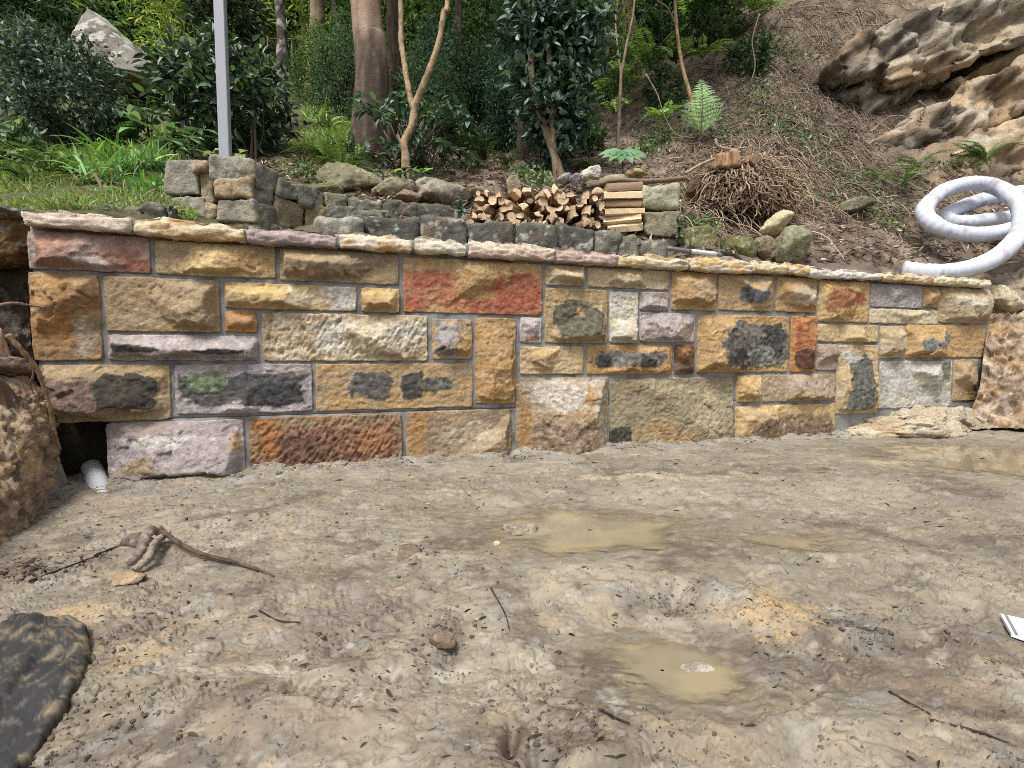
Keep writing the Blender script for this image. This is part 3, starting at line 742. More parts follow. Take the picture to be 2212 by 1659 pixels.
    for q, (cx, cy, rx, ry, pc) in enumerate(r[8]):
        crust = pc.max() < 0.21                        # old weathered skin left on the proud part of the face
        pw = 4.5 if crust else 2.4; ex = 1.08 if crust else 1.1
        d = ((np.abs(S - cx) / (rx * ex)) ** pw + (np.abs((1 - T) - cy) / (ry * ex)) ** pw) ** (1 / pw)
        if crust:
            d = d + 0.13 * fbm2(a * 10 + q, b * 12, 3, sd + 50 + q) + 0.26 * cells2(a * 15, b * 17, k + q)
            m = (1 - sstep(0.97, 1.03, d)) * 0.95 * sstep(.25, .6, plate + 0.25 * fbm2(a * 40, b * 40, 2, sd + 55))
            hh = hh + 0.003 * m; pc = pc * 1.1 + 0.01
            var = 0.95 + 0.6 * fbm2(a * 34, b * 38, 4, sd + 60 + q, .65)
        else:
            d = d + 0.45 * fbm2(a * 7 + b * 3, b * 22 + q, 4, sd + 50 + q, .6) + 0.15 * fbm2(a * 50, b * 60, 2, sd + 52)
            m = (1 - sstep(0.55, 1.15, d)) * 0.85
            var = 0.97 + 0.35 * fbm2(a * 30, b * 44, 4, sd + 60 + q, .65)
        c = c * (1 - m[:, None]) + np.clip(pc[None, :] * np.clip(var, .35, 1.7)[:, None], 0, 1) * m[:, None]
    off = 0.0034
    ja = off * fbm2(b * 18, a * 3, 3, sd + 70); jb = off * fbm2(a * 18, b * 3, 3, sd + 71)
    cr = 0.0025 * (1 - sstep(0, 0.03, np.minimum(dl, dr))) * (1 - sstep(0, 0.03, np.minimum(db, dt)))
    aa_ = a + ja + cr * np.sign(0.5 - S); bb_ = b + jb + cr * np.sign(0.5 - T)
    V = wpt(aa_, bb_, hh)
    nf = len(V)
    idx = np.arange(nf).reshape(n2, n1)
    loop = np.concatenate([idx[0, :-1], idx[:-1, -1], idx[-1, :0:-1], idx[:0:-1, 0]])
    dep = 0.16 if (r[0] == 1 and r[1] == 230) else 0.05
    Bk = V[loop].copy(); Bk[:, 0] -= WN[0] * dep; Bk[:, 1] -= WN[1] * dep
    L = len(loop); kk = np.arange(L); k2 = (kk + 1) % L
    F = np.concatenate([grid_faces(n1, n2), np.stack([loop, nf + kk, nf + k2, loop[k2]], 1)])
    # face order so that normals point out of the wall
    V = np.concatenate([V, Bk]) - W0
    c = np.concatenate([c, c[loop]])
    o = obj('wall_stone', make_mesh('wall_stone', V, F, c), M_stone, wall)
    lb = {3: 'large orange red stained wall stone', 8: 'small bright ochre wall stone', 15: 'mauve wall stone with dark crust and green lichen', 18: 'rusty brown pick dressed wall stone', 28: 'upright cream white wall stone', 33: 'golden wall stone with a big charcoal crust', 35: 'narrow rust red upright wall stone', 46: 'whitish lichen grey wall stone'}.get(k)
    if lb: o['label'] = lb

# mortar bed behind and between the stones, a few millimetres back from their edges
def mortar_sheet(s0, s1, t0, t1, res=0.012):
    n1, n2 = int((s1 - s0) / res), int((t1 - t0) / res)
    S, T = np.meshgrid(np.linspace(s0, s1, n1), np.linspace(t0, t1, n2)); S = S.ravel(); T = T.ravel()
    h = -0.0075 + 0.0035 * fbm2(S * 9, T * 9, 3, 200) + 0.0012 * fbm2(S * 45, T * 45, 2, 203)
    V = wpt(S, T, h)
    c = np.tile(C(150, 151, 152), (len(S), 1)); c = mixc(c, C(118, 117, 115), sstep(-0.1, 0.5, fbm2(S * 10, T * 10, 4, 205))); c = mixc(c, C(170, 160, 144), sstep(0.2, 0.6, fbm2(S * 14, T * 14, 4, 207)) * .6)
    idx = np.arange(len(V)).reshape(n2, n1)
    loop = np.concatenate([idx[0, :-1], idx[:-1, -1], idx[-1, :0:-1], idx[:0:-1, 0]])
    B = V[loop].copy(); B[:, :2] -= WN * 0.10
    L = len(loop); kk = np.arange(L); k2 = (kk + 1) % L; nf = len(V)
    return np.concatenate([V, B]), np.concatenate([grid_faces(n1, n2), np.stack([loop, nf + kk, nf + k2, loop[k2]], 1)]), np.concatenate([c, c[loop]])
sA = min(s[0] for s in SLIST) + 0.012; sZ = max(s[1] for s in SLIST) + 0.012
tTop = to_wall(300, 492)[1]; tMid = to_wall(450, 902)[1]; sQ = to_wall(236, 960)[0]
mb = MB()
mb.add(*mortar_sheet(sA, sZ, tMid + 0.001, tTop)); mb.add(*mortar_sheet(sQ, sZ - 0.05, -0.25, tMid - 0.001))
mb.build('mortar', M_mortar, wall, origin=W0)

# coping stones
CP = [(1, 110, 695, 150, 232, C(222, 204, 178), C(206, 186, 166)), (1, 722, 1315, 200, 282, C(222, 198, 160), C(204, 160, 92)), (2, 5, 522, 140, 226, C(186, 164, 158), C(164, 144, 142)),
      (2, 538, 960, 165, 256, C(226, 212, 184), C(214, 164, 84)), (2, 975, 1280, 198, 275, C(226, 214, 190), C(206, 188, 154)), (2, 1295, 1785, 222, 304, C(226, 206, 182), C(206, 176, 152)),
      (3, 440, 850, 165, 252, C(204, 176, 160), C(188, 156, 144)), (3, 860, 1335, 205, 283, C(226, 212, 178), C(206, 172, 108)), (3, 1350, 1765, 225, 308, C(220, 180, 106), C(226, 214, 188)),
      (4, 118, 540, 128, 198, C(226, 208, 166), C(212, 172, 102)), (4, 545, 1075, 175, 238, C(226, 220, 208), C(206, 198, 186)), (4, 1080, 1445, 205, 264, C(222, 198, 156), C(206, 160, 106)),
      (4, 1450, 1875, 232, 292, C(226, 214, 184), C(214, 192, 148))]
CP = [q[:5] + (np.minimum(q[5] * 1.2, .8), q[6] * 1.12) for q in CP]
for k, (z, x0, x1, yt, yb, c1, c2) in enumerate(CP):
    zx, zy, zf = ZONE[z]
    x0, x1, yt, yb = zx + x0 * zf, zx + x1 * zf, zy + yt * zf, zy + yb * zf
    ov = 0.045
    # measure on the plane of the coping's front face
    def tc_(fx, fy):
        d = ray(fx, fy); o = np.array([0, 0, CAMZ]); n3 = np.array([WN[0], WN[1], 0]); a3 = np.array([WA[0] + WN[0] * ov, WA[1] + WN[1] * ov, 0])
        p = o + d * (np.dot(a3 - o, n3) / np.dot(d, n3)); return np.dot(p[:2] - WA, WD), p[2]
    s0, s1 = tc_(x0, (yt + yb) / 2)[0], tc_(x1, (yt + yb) / 2)[0]
    t1, t0 = tc_((x0 + x1) / 2, yt)[1], tc_((x0 + x1) / 2, yb)[1]
    w, h, d = s1 - s0, t1 - t0, 0.30
    p, F, n, rel = rough_block(w, d, h, 0.0085, 0.008, 0.0075, 300 + k, 0.7, (0.6, 1, 1.2), 6.5)
    u = p[:, 0] / w + 0.5
    top = (p[:, 2] > 0)
    prf = 1.0 + 0.22 * (0.55 - u) * (0.6 + 0.5 * math.sin(k * 2.1)) + 0.13 * noise2(u * 5 + k * 7, u * 0 + k, 4) - 0.32 * sstep(0.72, 0.98, u) * (k % 3 != 0) - 0.15 * sstep(0.2, 0.0, u) * (k % 2)
    p[:, 2] = np.where(top, p[:, 2] * (1 + (prf - 1) * 1.3), p[:, 2])
    lay = p[:, 2] / 0.022 + 1.2 * fbm2(p[:, 0] * 5, p[:, 1] * 8, 3, k + 5); lf = lay - np.floor(lay)
    fr_ = (n[:, 1] < -0.5)
    p[:, 1] += np.where(fr_, 0.012 * (sstep(0.0, 0.3, lf) * (1 - lf) - 0.3) + 0.02 * np.clip(p[:, 2] / h, 0, 0.5), 0)
    c = np.tile(c1, (len(p), 1)); c = mixc(c, c2, sstep(-0.1, 0.35, fbm3(p * np.array([8, 14, 26]), 4, k + 310)))
    c = mixc(c, c2 * 0.62, sstep(0.25, 0.6, fbm3(p * np.array([10, 14, 40]), 4, k + 330)) * 0.5)
    yy = -p[:, 1] + (ov - d / 2)
    V = wpt((s0 + s1) / 2 + p[:, 0], (t0 + t1) / 2 + p[:, 2], yy) - W0
    obj('coping_stone', make_mesh('coping_stone', V, F, c), M_stone, wall)
    if k:            # grey joint between neighbouring coping stones
        g0, g1 = CPEND - 0.006, s0 + 0.006
        pj, Fj, nj, rj = rough_block(max(g1 - g0, 0.012), 0.26, h * 0.78, 0.012, 0.002, 0.001, 400 + k)
        Vj = wpt((g0 + g1) / 2 + pj[:, 0], (t0 + t1) / 2 - 0.003 + pj[:, 2], -pj[:, 1] + (0.030 - 0.13)) - W0
        obj('coping_joint', make_mesh('coping_joint', Vj, Fj, C(150, 151, 152)), M_mortar, wall)
    CPEND = s1

# ------------------------------------------------------------------ rocks and old stonework
def rot_z(V, a):
    c, s = math.cos(a), math.sin(a); return np.stack([V[:, 0] * c - V[:, 1] * s, V[:, 0] * s + V[:, 1] * c, V[:, 2]], 1)
def rot_y(V, a):
    c, s = math.cos(a), math.sin(a); return np.stack([V[:, 0] * c + V[:, 2] * s, V[:, 1], -V[:, 0] * s + V[:, 2] * c], 1)
def rot_x(V, a):
    c, s = math.cos(a), math.sin(a); return np.stack([V[:, 0], V[:, 1] * c - V[:, 2] * s, V[:, 1] * s + V[:, 2] * c], 1)

def stone_col(p, n, seed, base, moss=0.3, dark=0.5, lichen=0.4, f=9.0, ochre=0.2):
    c = np.tile(np.asarray(base), (len(p), 1))
    c = mixc(c, np.asarray(base) * 1.3, sstep(-0.2, 0.5, fbm3(p * f, 4, seed + 1)) * 0.8)
    c = mixc(c, np.asarray(base) * np.array([.5, .48, .46]), sstep(0.0, 0.5, fbm3(p * f * 0.8, 4, seed + 2)) * dark)
    if ochre: c = mixc(c, C(190, 146, 84), sstep(0.15, 0.5, fbm3(p * f * 0.6, 3, seed + 3)) * ochre)
    if lichen: c = mixc(c, C(206, 206, 192), sstep(0.32, 0.5, fbm3(p * f * 2.0, 3, seed + 4)) * lichen)
    if moss: c = mixc(c, C(112, 124, 52), sstep(0.0, 0.5, n[:, 2] * 0.6 + 0.9 * fbm3(p * f * 0.7, 3, seed + 5) - 0.25) * moss)
    return c

def mesh_normals(V, F):
    a = V[F[:, 1]] - V[F[:, 0]]; b = V[F[:, 2]] - V[F[:, 0]]
    fn = np.cross(a, b); N = np.zeros_like(V)
    for k in range(F.shape[1]): np.add.at(N, F[:, k], fn)
    return unit(N)

def old_stone(fx0, d0, fx1, d1, fy0, fy1, thick, seed, base, parent=None, name='stone', amp=0.019, r=0.020, res=0.010, sink=0.0, gap=2, **kw):
    fm = (fy0 + fy1) / 2
    a, b = P(fx0 + gap, fm, d0), P(fx1 - gap, fm, d1)
    w = np.linalg.norm((b - a)[:2]); yaw = math.atan2(b[1] - a[1], b[0] - a[0])
    dm_ = (d0 + d1) / 2
    zt, zb = P(0, fy0 + gap * .5, dm_)[2], P(0, fy1 - gap * .5, dm_)[2] - sink
    h = zt - zb
    p, F, n, rel = rough_block(w, thick, h, res, r, amp, seed, 0.55)
    rs = np.random.RandomState(seed)
    p[:, 2] *= 1 + rs.uniform(-.12, .12) * p[:, 0] / w * 2          # never quite square
    p[:, 0] *= 1 + rs.uniform(-.10, .10) * p[:, 2] / h * 2
    c = stone_col(p + seed, n, seed, base, **kw)
    cx, cy = (a[0] + b[0]) / 2 - math.sin(yaw) * thick / 2, (a[1] + b[1]) / 2 + math.cos(yaw) * thick / 2
    o = obj(name, make_mesh(name, p, F, c), M_old, parent)
    o.location = (cx, cy, (zt + zb) / 2); o.rotation_euler = (0, 0, yaw)
    if parent is not None:
        o.location = tuple(np.array(o.location) - np.array(parent.location))
    return o

GW = C(160, 156, 140); GD = C(120, 118, 106); GO = C(172, 154, 118); GK = C(100, 98, 92)
ow = thing('old_stone_wall', 'old mossy dry stone wall curving away beside the grey post', 'wall', P(470, 480, 2.7)); ow['kind'] = 'thing'
for k, (a, da, b, db, t, u, th, base) in enumerate([
    (352, 2.62, 427, 2.62, 342, 421, .22, GW), (413, 2.60, 452, 2.62, 343, 372, .12, C(178, 150, 128)), (430, 2.64, 461, 2.64, 372, 440, .16, GO), (452, 2.58, 551, 2.60, 340, 388, .26, GW),
    (463, 2.58, 543, 2.58, 385, 426, .24, C(176, 152, 110)), (466, 2.58, 552, 2.58, 428, 480, .24, GW), (367, 2.62, 445, 2.62, 424, 473, .24, GW), (446, 2.63, 466, 2.63, 440, 473, .16, GO),
    (549, 2.60, 605, 2.74, 356, 416, .2, GD), (543, 2.60, 592, 2.70, 398, 445, .2, GD), (552, 2.60, 600, 2.72, 440, 490, .2, GD), (594, 2.71, 659, 2.86, 432, 495, .2, C(132, 116, 90)),
    (659, 2.86, 733, 2.98, 443, 500, .2, C(130, 112, 86)), (602, 2.72, 648, 2.83, 390, 430, .2, GD), (645, 2.82, 702, 2.94, 404, 449, .2, GD), (700, 2.94, 750, 3.0, 417, 449, .2, GD),
    (750, 2.99, 825, 3.06, 429, 456, .2, GD), (823, 3.06, 978, 3.14, 438, 469, .22, GK), (702, 2.93, 862, 3.07, 449, 477, .2, GD), (862, 3.06, 990, 3.12, 467, 490, .2, GD),
    (470, 2.60, 560, 2.60, 481, 505, .22, GO), (725, 2.96, 862, 3.04, 477, 505, .2, GD), (556, 2.62, 660, 2.85, 490, 515, .2, GD)]):
    old_stone(a, da, b, db, t, u, th, 500 + k, base, ow, moss=0.35, amp=.013, r=.014, gap=1.2)

ed = thing('stone_edging', 'low row of dark weathered stone blocks in front of the firewood', 'stone edging', P(1000, 520, 2.75)); ed['kind'] = 'thing'
for k, (a, b, t, u, base) in enumerate([(677, 792, 468, 512, GW), (794, 904, 468, 522, GK), (908, 1007, 468, 524, GK), (1010, 1112, 475, 528, GK), (1115, 1206, 481, 540, GK), (1206, 1285, 486, 545, GK),
                                        (1285, 1339, 497, 550, GD), (1339, 1378, 507, 553, GD), (1379, 1445, 515, 556, GD)]):
    d0 = 2.60 + (a - 677) / 768 * 0.30; d1 = 2.60 + (b - 677) / 768 * 0.30
    old_stone(a, d0, b, d1, t, u, .20, 540 + k, base, ed, moss=0.2, lichen=0.6, r=0.03, gap=1.5, sink=0.03)

pr = thing('stone_pier', 'two pale weathered stone blocks stacked at the end of the firewood', 'stone pier', P(1430, 500, 3.3)); pr['kind'] = 'thing'
old_stone(1387, 3.12, 1474, 3.14, 398, 450, .26, 560, C(182, 178, 150), pr, moss=.15, r=.03); old_stone(1391, 3.12, 1476, 3.14, 452, 500, .26, 561, C(150, 144, 118), pr, moss=.35, r=.03, sink=.04)

lk = thing('stone_kerb', 'thin course of small grey stones between coping and grass', 'stone kerb', P(280, 460, 2.2)); lk['kind'] = 'thing'
for k, (a, b, t, u) in enumerate([(60, 130, 448, 475), (130, 195, 446, 475), (195, 262, 445, 475), (262, 308, 442, 475), (308, 362, 441, 476), (362, 372, 443, 476)]):
    old_stone(a, 2.16 + a * .0005, b, 2.16 + b * .0005, t, u, .16, 570 + k, GD, lk, moss=.3, sink=.03)

def rock(fx0, fx1, fy0, fy1, y, seed, base, label, name='rock', thick=None, n=26, roll=0.0, mat=None, amp=0.05, cuts=9, sink=0.0, group=None, strata=0.0, **kw):
    c0 = P((fx0 + fx1) / 2, (fy0 + fy1) / 2, y)
    sx, sz = px(fx1 - fx0, y) / 2, px(fy1 - fy0, y) / 2 + sink
    sy = thick if thick else (sx + sz) / 2
    p, F, rel = boulder((sx * 1.18, sy * 1.18, sz * 1.18), n, seed, cuts, amp, 1.0, strata)
    p = rot_y(p, roll)
    N = mesh_normals(p, F)
    c = stone_col(p + seed * 0.37, N, seed, base, f=kw.pop('f', 2.2 / max(sx, sz)), **kw)
    o = obj(name, make_mesh(name, p, F, c), mat or M_old)
    o.location = (c0[0], c0[1] + sy * 0.5, c0[2] - sink)
    return tag(o, label, 'rock', group)

rock(674, 809, 362, 418, 3.45, 601, C(140, 134, 104), 'broad flat mossy slab of rock leaning behind the old wall', roll=.22, moss=.7, thick=.14)
rock(806, 897, 384, 432, 3.4, 602, C(152, 142, 112), 'rounded tan rock with green moss at the foot of the forked tree', moss=.5)
rock(898, 942, 384, 418, 3.5, 603, GW, 'small grey rock wedged between two larger garden rocks', roll=-.3)
rock(913, 1010, 390, 448, 3.35, 604, C(160, 150, 130), 'large smooth triangular grey rock left of the firewood', roll=-.2, cuts=7, amp=.03, moss=.15)
rock(660, 726, 396, 424, 3.3, 605, C(120, 112, 80), 'low moss covered rock under the leaning slab', moss=.8)
rock(845, 905, 412, 440, 3.3, 606, C(150, 120, 96), 'reddish brown broken rock below the mossy garden rocks')
rock(1010, 1068, 405, 445, 3.45, 607, C(136, 128, 106), 'dull rounded rock partly behind the left end of the firewood', moss=.4)
rock(1095, 1122, 385, 428, 3.5, 608, C(150, 138, 108), 'upright pointed rock standing behind the firewood', cuts=8)
rock(1209, 1236, 373, 392, 3.75, 609, C(176, 168, 164), 'flat grey stone in the little heap behind the firewood', n=16)
rock(1233, 1254, 373, 393, 3.7, 610, C(160, 156, 164), 'squarish lilac grey stone in the little heap behind the firewood', n=16)
rock(1253, 1278, 366, 386, 3.75, 611, C(222, 214, 192), 'low cream stone in the little heap behind the firewood', n=16, dark=.2)
rock(1272, 1296, 358, 384, 3.75, 612, C(226, 222, 208), 'upright white stone topping the little heap behind the firewood', n=16, dark=.15)
rock(1294, 1350, 378, 398, 3.8, 613, C(166, 150, 126), 'thin flat tan slab lying behind the firewood', n=16)
rock(1355, 1390, 366, 384, 3.85, 614, C(200, 170, 104), 'small ochre rock behind the stone pier', n=16)
rock(1474, 1540, 485, 540, 3.12, 615, C(122, 122, 72), 'sloping mossy green rock below the root stump', roll=-.5, moss=.55, sink=.03)
rock(1572, 1625, 505, 550, 3.05, 616, C(116, 118, 66), 'bright green mossy rock set on edge behind the coping', roll=-.4, moss=.6, sink=.03)
rock(1632, 1672, 515, 552, 3.05, 617, C(140, 124, 98), 'narrow brown rock set on edge between two mossy rocks', roll=-.6, moss=.3)
rock(1675, 1752, 496, 542, 3.1, 618, C(150, 146, 112), 'half buried flat topped grey green rock over a dark hollow', moss=.35, sink=.03)
rock(1652, 1712, 462, 497, 3.35, 619, C(214, 196, 146), 'clean cream sandstone offcut lying on the slope', roll=-.35, moss=0, dark=.15, n=14, cuts=7)
rock(1825, 1885, 428, 456, 3.9, 620, C(120, 116, 92), 'dull low rock sunk in leaf litter by the fern', moss=.4, n=16)
# left end of the wall
rock(-70, 54, 448, 484, 1.80, 630, GD, 'grey weathered block butted against the left coping', n=30, thick=.14, cuts=6, moss=.15)
rock(-90, 56, 486, 575, 1.80, 631, C(150, 112, 60), 'dark orange rock overhanging the gap at the left wall end', n=34, roll=-.25, dark=.8, moss=0, thick=.14)
rock(-60, 26, 760, 820, 1.66, 635, C(120, 96, 76), 'small brown rock packed in dark soil by the wall end', n=20, moss=0)
# earth banks cut beside both wall ends
def bank(rows, nu, nv, seed, amp, cols, f=7.0, name='earth_bank'):
    R3 = np.array([smooth_path(r, nu) for r in rows]); G = np.array([smooth_path(R3[:, i], nv) for i in range(nu)])     # nu, nv, 3
    V = G.transpose(1, 0, 2).reshape(-1, 3); F = grid_faces(nu, nv); N = mesh_normals(V, F)
    rel = fbm3(V * f, 3, seed) + .7 * (ridge3(V * f * 1.5, 4, seed + 2) - .6) + .9 * cells3(V * f * 1.4, seed) + .45 * cells3(V * f * 4, seed + 1) + .25 * fbm3(V * f * 8, 3, seed + 4)
    V = V + N * (rel * amp)[:, None]
    c = np.tile(cols[0], (len(V), 1))
    for k, q in enumerate(cols[1:]): c = mixc(c, q, sstep(.02, .4, fbm3(V * f * (.8 + .5 * k) + k * 5, 4, seed + 7 + k)) * .85)
    return tag(obj(name, make_mesh(name, V, F, c), M_stone), kind='structure')
pl = lambda fx, fy, y: P(fx, fy, y)
bank([[pl(140, 990, 1.80), pl(112, 1040, 1.66), pl(60, 1180, 1.42), pl(-30, 1330, 1.18), pl(-200, 1500, .95)], [pl(118, 900, 1.78), pl(98, 930, 1.66), pl(48, 1020, 1.46), pl(-60, 1120, 1.24), pl(-240, 1220, 1.02)],
      [pl(84, 830, 1.76), pl(62, 850, 1.68), pl(10, 880, 1.55), pl(-120, 920, 1.40), pl(-320, 980, 1.20)], [pl(30, 800, 1.78), pl(0, 805, 1.70), pl(-70, 790, 1.62), pl(-260, 780, 1.5), pl(-460, 800, 1.3)], [pl(-60, 790, 1.80), pl(-100, 790, 1.75), pl(-200, 760, 1.72), pl(-400, 700, 1.65), pl(-600, 700, 1.5)]],
     150, 120, 850, .013, [C(182, 150, 112), C(200, 160, 106), C(136, 110, 92), C(108, 90, 76), C(196, 172, 140)], 10.0)
bank([[pl(80, 860, 1.84), pl(20, 860, 1.80), pl(-120, 860, 1.72), pl(-320, 860, 1.6)], [pl(66, 720, 1.84), pl(20, 730, 1.80), pl(-120, 740, 1.70), pl(-320, 740, 1.58)], [pl(62, 600, 1.90), pl(20, 600, 1.90), pl(-120, 610, 1.85), pl(-320, 600, 1.75)], [pl(60, 500, 2.0), pl(0, 500, 2.0), pl(-140, 500, 2.0), pl(-340, 480, 1.9)]],
     110, 100, 855, .018, [C(74, 62, 54), C(104, 90, 78), C(56, 48, 42), C(130, 116, 102)], 9.0)
bank([[pl(2070, 935, 2.95), pl(2150, 925, 2.9), pl(2260, 930, 2.8), pl(2420, 960, 2.7), pl(2700, 980, 2.6)], [pl(2112, 850, 3.05), pl(2160, 840, 3.0), pl(2260, 820, 2.92), pl(2420, 830, 2.85), pl(2700, 830, 2.75)], [pl(2128, 740, 3.14), pl(2170, 735, 3.08), pl(2260, 720, 3.02), pl(2420, 710, 2.95), pl(2700, 720, 2.9)],
      [pl(2140, 660, 3.24), pl(2190, 655, 3.22), pl(2270, 640, 3.2), pl(2420, 630, 3.15), pl(2700, 630, 3.1)], [pl(2150, 600, 3.6), pl(2230, 600, 3.65), pl(2320, 585, 3.7), pl(2440, 580, 3.7), pl(2700, 580, 3.7)]],
     150, 120, 860, .034, [C(186, 160, 124), C(194, 150, 98), C(164, 144, 128), C(206, 186, 152), C(128, 104, 82)], 6.0)
# right end of the wall
rock(2138, 2212, 618, 672, 3.2, 640, C(214, 196, 158), 'pale wedge shaped rock beside the right coping end', n=24, moss=0, dark=.2)
rock(2190, 2300, 600, 665, 3.35, 641, C(176, 150, 120), 'brown rock above the right cut bank', n=24, moss=0)
rock(1790, 2170, 884, 952, 2.86, 642, C(192, 174, 142), 'long pale sandstone ledge under the right end of the wall', n=56, moss=0, dark=.15, thick=.22, roll=-.10, ochre=.4, cuts=12, amp=.06, lichen=.4)

# big lichen covered boulder in the back left
def planed(planes, n, seed, amp, size, strata=0.3):
    V, F = cube_grid(n, n, n); D = unit(V); R = np.full(len(D), 2.2)
    for (nn, dk) in planes:
        nn = unit(np.array(nn, float)); dn = D @ nn
        R = smin(R, np.where(dn > 0.04, dk / np.maximum(dn, 0.04), 4.0), 0.05)
    p = D * R[:, None]
    zz = (p @ unit(np.array([0.35, 0.1, 1.0]))) * 4.2 + 0.6 * fbm3(p * 1.5, 2, seed)
    rel = fbm3(p * 2, 3, seed) * .8 + (ridge3(p * 3, 4, seed + 2) - .6) * .5 + strata * (np.abs((zz % 1) - .5) * 2 - .5) * sstep(-.2, .4, p[:, 0])
    return (p + D * (rel * amp)[:, None]) * np.asarray(size), F
p, F = planed([((-0.97, -.1, .12), .55), ((.72, -.1, .70), .48), ((0, -1, .45), .55), ((0, 1, .2), .6), ((0, 0, -1), .75), ((-.75, -.1, .65), .98), ((.35, -.8, .5), .52)], 64, 650, .035, (.68, .6, .60))
N = mesh_normals(p, F)
c = stone_col(p, N, 651, C(136, 130, 120), moss=.1, dark=.8, lichen=0, f=2.5, ochre=.1)
c = mixc(c, C(214, 214, 202), sstep(.12, .35, fbm3(p * 7, 4, 655) + .10 * p[:, 2]) * .7)
bo = obj('pointed_boulder', make_mesh('pointed_boulder', p, F, c), M_old); bo.location = tuple(P(244, 124, 7.0)); tag(bo, 'pointed grey boulder covered in white lichen among the shrubs', 'boulder')
rock(-30, 40, 150, 190, 7.0, 656, C(150, 140, 124), 'rounded grey boulder at the edge of the lawn', n=20)

# ------------------------------------------------------------------ sandstone outcrop on the right slope
def crag(fx, fy, w, h, y, seed, base, label, thick, roll=-.42, yaw=0.0, olive=0.0, amp=.07):
    c0 = P(fx, fy, y); W, H = px(w, y), px(h, y)
    p, F, n, rel = rough_block(W, thick, H, .034, .07, amp, seed, .8, (.7, 1, 1.5), 1.1)
    p[:, 2] *= 1 + .22 * noise2(p[:, 0] * 1.7 / W * 3, p[:, 0] * 0, seed) ; p[:, 1] += .10 * fbm2(p[:, 0] * 2.2, p[:, 2] * 3, 3, seed)
    bed = p[:, 2] / .11 + 1.1 * fbm3(p * 1.6, 3, seed + 9); f = bed - np.floor(bed)
    p = p + n * (.045 * (sstep(0, .18, f) * (1 - f) - .35) * sstep(-.1, .3, fbm3(p * 2.0, 3, seed + 8)))[:, None]
    p = p - n * (.05 * (1 - sstep(0, .09, crack3(p * np.array([2.0, 2.0, 3.0]) + .2 * fbm3(p * 4, 2, seed)[:, None], seed))))[:, None]
    q = p * np.array([1.3, 1.3, 2.6]) + seed
    c = np.tile(base, (len(p), 1)); c = mixc(c, np.minimum(base * 1.4, .8), sstep(-.2, .4, fbm3(q * 1.3, 5, seed, .6)))
    c = mixc(c, C(186, 146, 92), sstep(.05, .45, fbm3(q * .9, 4, seed + 1)) * .55); c = mixc(c, C(92, 84, 76), sstep(.0, .45, fbm3(q * 1.0, 5, seed + 2, .6)) * .75)
    c = mixc(c, C(52, 48, 44), sstep(.3, .6, fbm3(q * 1.7, 4, seed + 5)) * .7); c = mixc(c, C(214, 202, 180), sstep(.2, .5, fbm3(q * 2.6, 4, seed + 3)) * .55)
    if olive: c = mixc(c, C(158, 150, 92), sstep(-.2, .3, fbm3(q * .7, 3, seed + 4)) * olive)
    o = obj('rock_outcrop', make_mesh('rock_outcrop', p, F, c), M_rock); o.location = tuple(c0 + np.array([0, thick * .5, 0])); o.rotation_euler = (0, roll, yaw)
    return tag(o, label, 'rock outcrop')
RB = C(168, 154, 130)
crag(2190, 20, 560, 120, 5.3, 660, RB, 'big overhanging sandstone ledge at the top of the slope', 1.2, -.36)
crag(1905, 100, 150, 70, 5.35, 661, C(136, 124, 106), 'dark wedge of rock under the left of the sandstone overhang', .8, -.55)
crag(2035, 108, 200, 120, 5.85, 662, C(158, 146, 104), 'olive stained hollow rock under the sandstone overhang', .8, -.25, 0, .9)
crag(2230, 150, 300, 120, 5.5, 663, C(164, 146, 108), 'olive and brown rock shelf right of the hollow', .9, -.5, 0, .5)
crag(1925, 180, 130, 80, 5.5, 664, C(156, 140, 120), 'rounded brown rock below the dark wedge', .7, -.5)
crag(2120, 232, 420, 80, 5.1, 665, C(172, 150, 122), 'sloping brown sandstone shelf above the ferns', .9, -.5)
crag(2240, 310, 300, 110, 4.7, 666, C(178, 154, 120), 'rough tan sandstone mass above the white pipe', .8, -.38)
crag(1960, 290, 220, 50, 5.0, 667, C(150, 132, 112), 'low broken sandstone step in the rooty slope', .5, -.42)

# ------------------------------------------------------------------ grey post
pb = P(488, 352, 2.95); yb_ = 2.95
def box_mb(mb, cx, cy, z0, z1, w, d, col, yaw=0.0, ch=0.004):
    h = z1 - z0
    V = []
    for z in (z0, z1):
        for (x, y) in [(-w + ch, -d), (w - ch, -d), (w, -d + ch), (w, d - ch), (w - ch, d), (-w + ch, d), (-w, d - ch), (-w, -d + ch)]:
            V.append((x * math.cos(yaw) - y * math.sin(yaw) + cx, x * math.sin(yaw) + y * math.cos(yaw) + cy, z))
    k = np.arange(8); k2 = (k + 1) % 8
    F = np.stack([k, k2, k2 + 8, k + 8], 1)
    F = np.concatenate([F, [[0, 3, 2, 1], [0, 5, 4, 3], [0, 7, 6, 5], [8, 9, 10, 11], [8, 11, 12, 13], [8, 13, 14, 15]]])
    mb.add(np.array(V), F, col)
m_post = attr_mat('galvanised_steel', 0.5, 0.08, 25, 0.1, 40, 0.002, 0.5, 90)
post = thing('post', 'tall grey galvanised square post behind the old stone wall', 'post', (pb[0], pb[1], pb[2] - .1))
mb = MB(); box_mb(mb, 0, 0, -0.1, 3.1, 0.029, 0.029, C(176, 184, 198), 0.25); ps_ = mb.build('shaft', m_post, post, smooth=False)
mb = MB(); box_mb(mb, 0, 0, 3.1, 3.112, 0.033, 0.033, C(150, 156, 166), 0.25); mb.build('cap', m_post, ps_, smooth=False)
wb = P(652, 424, 3.0)
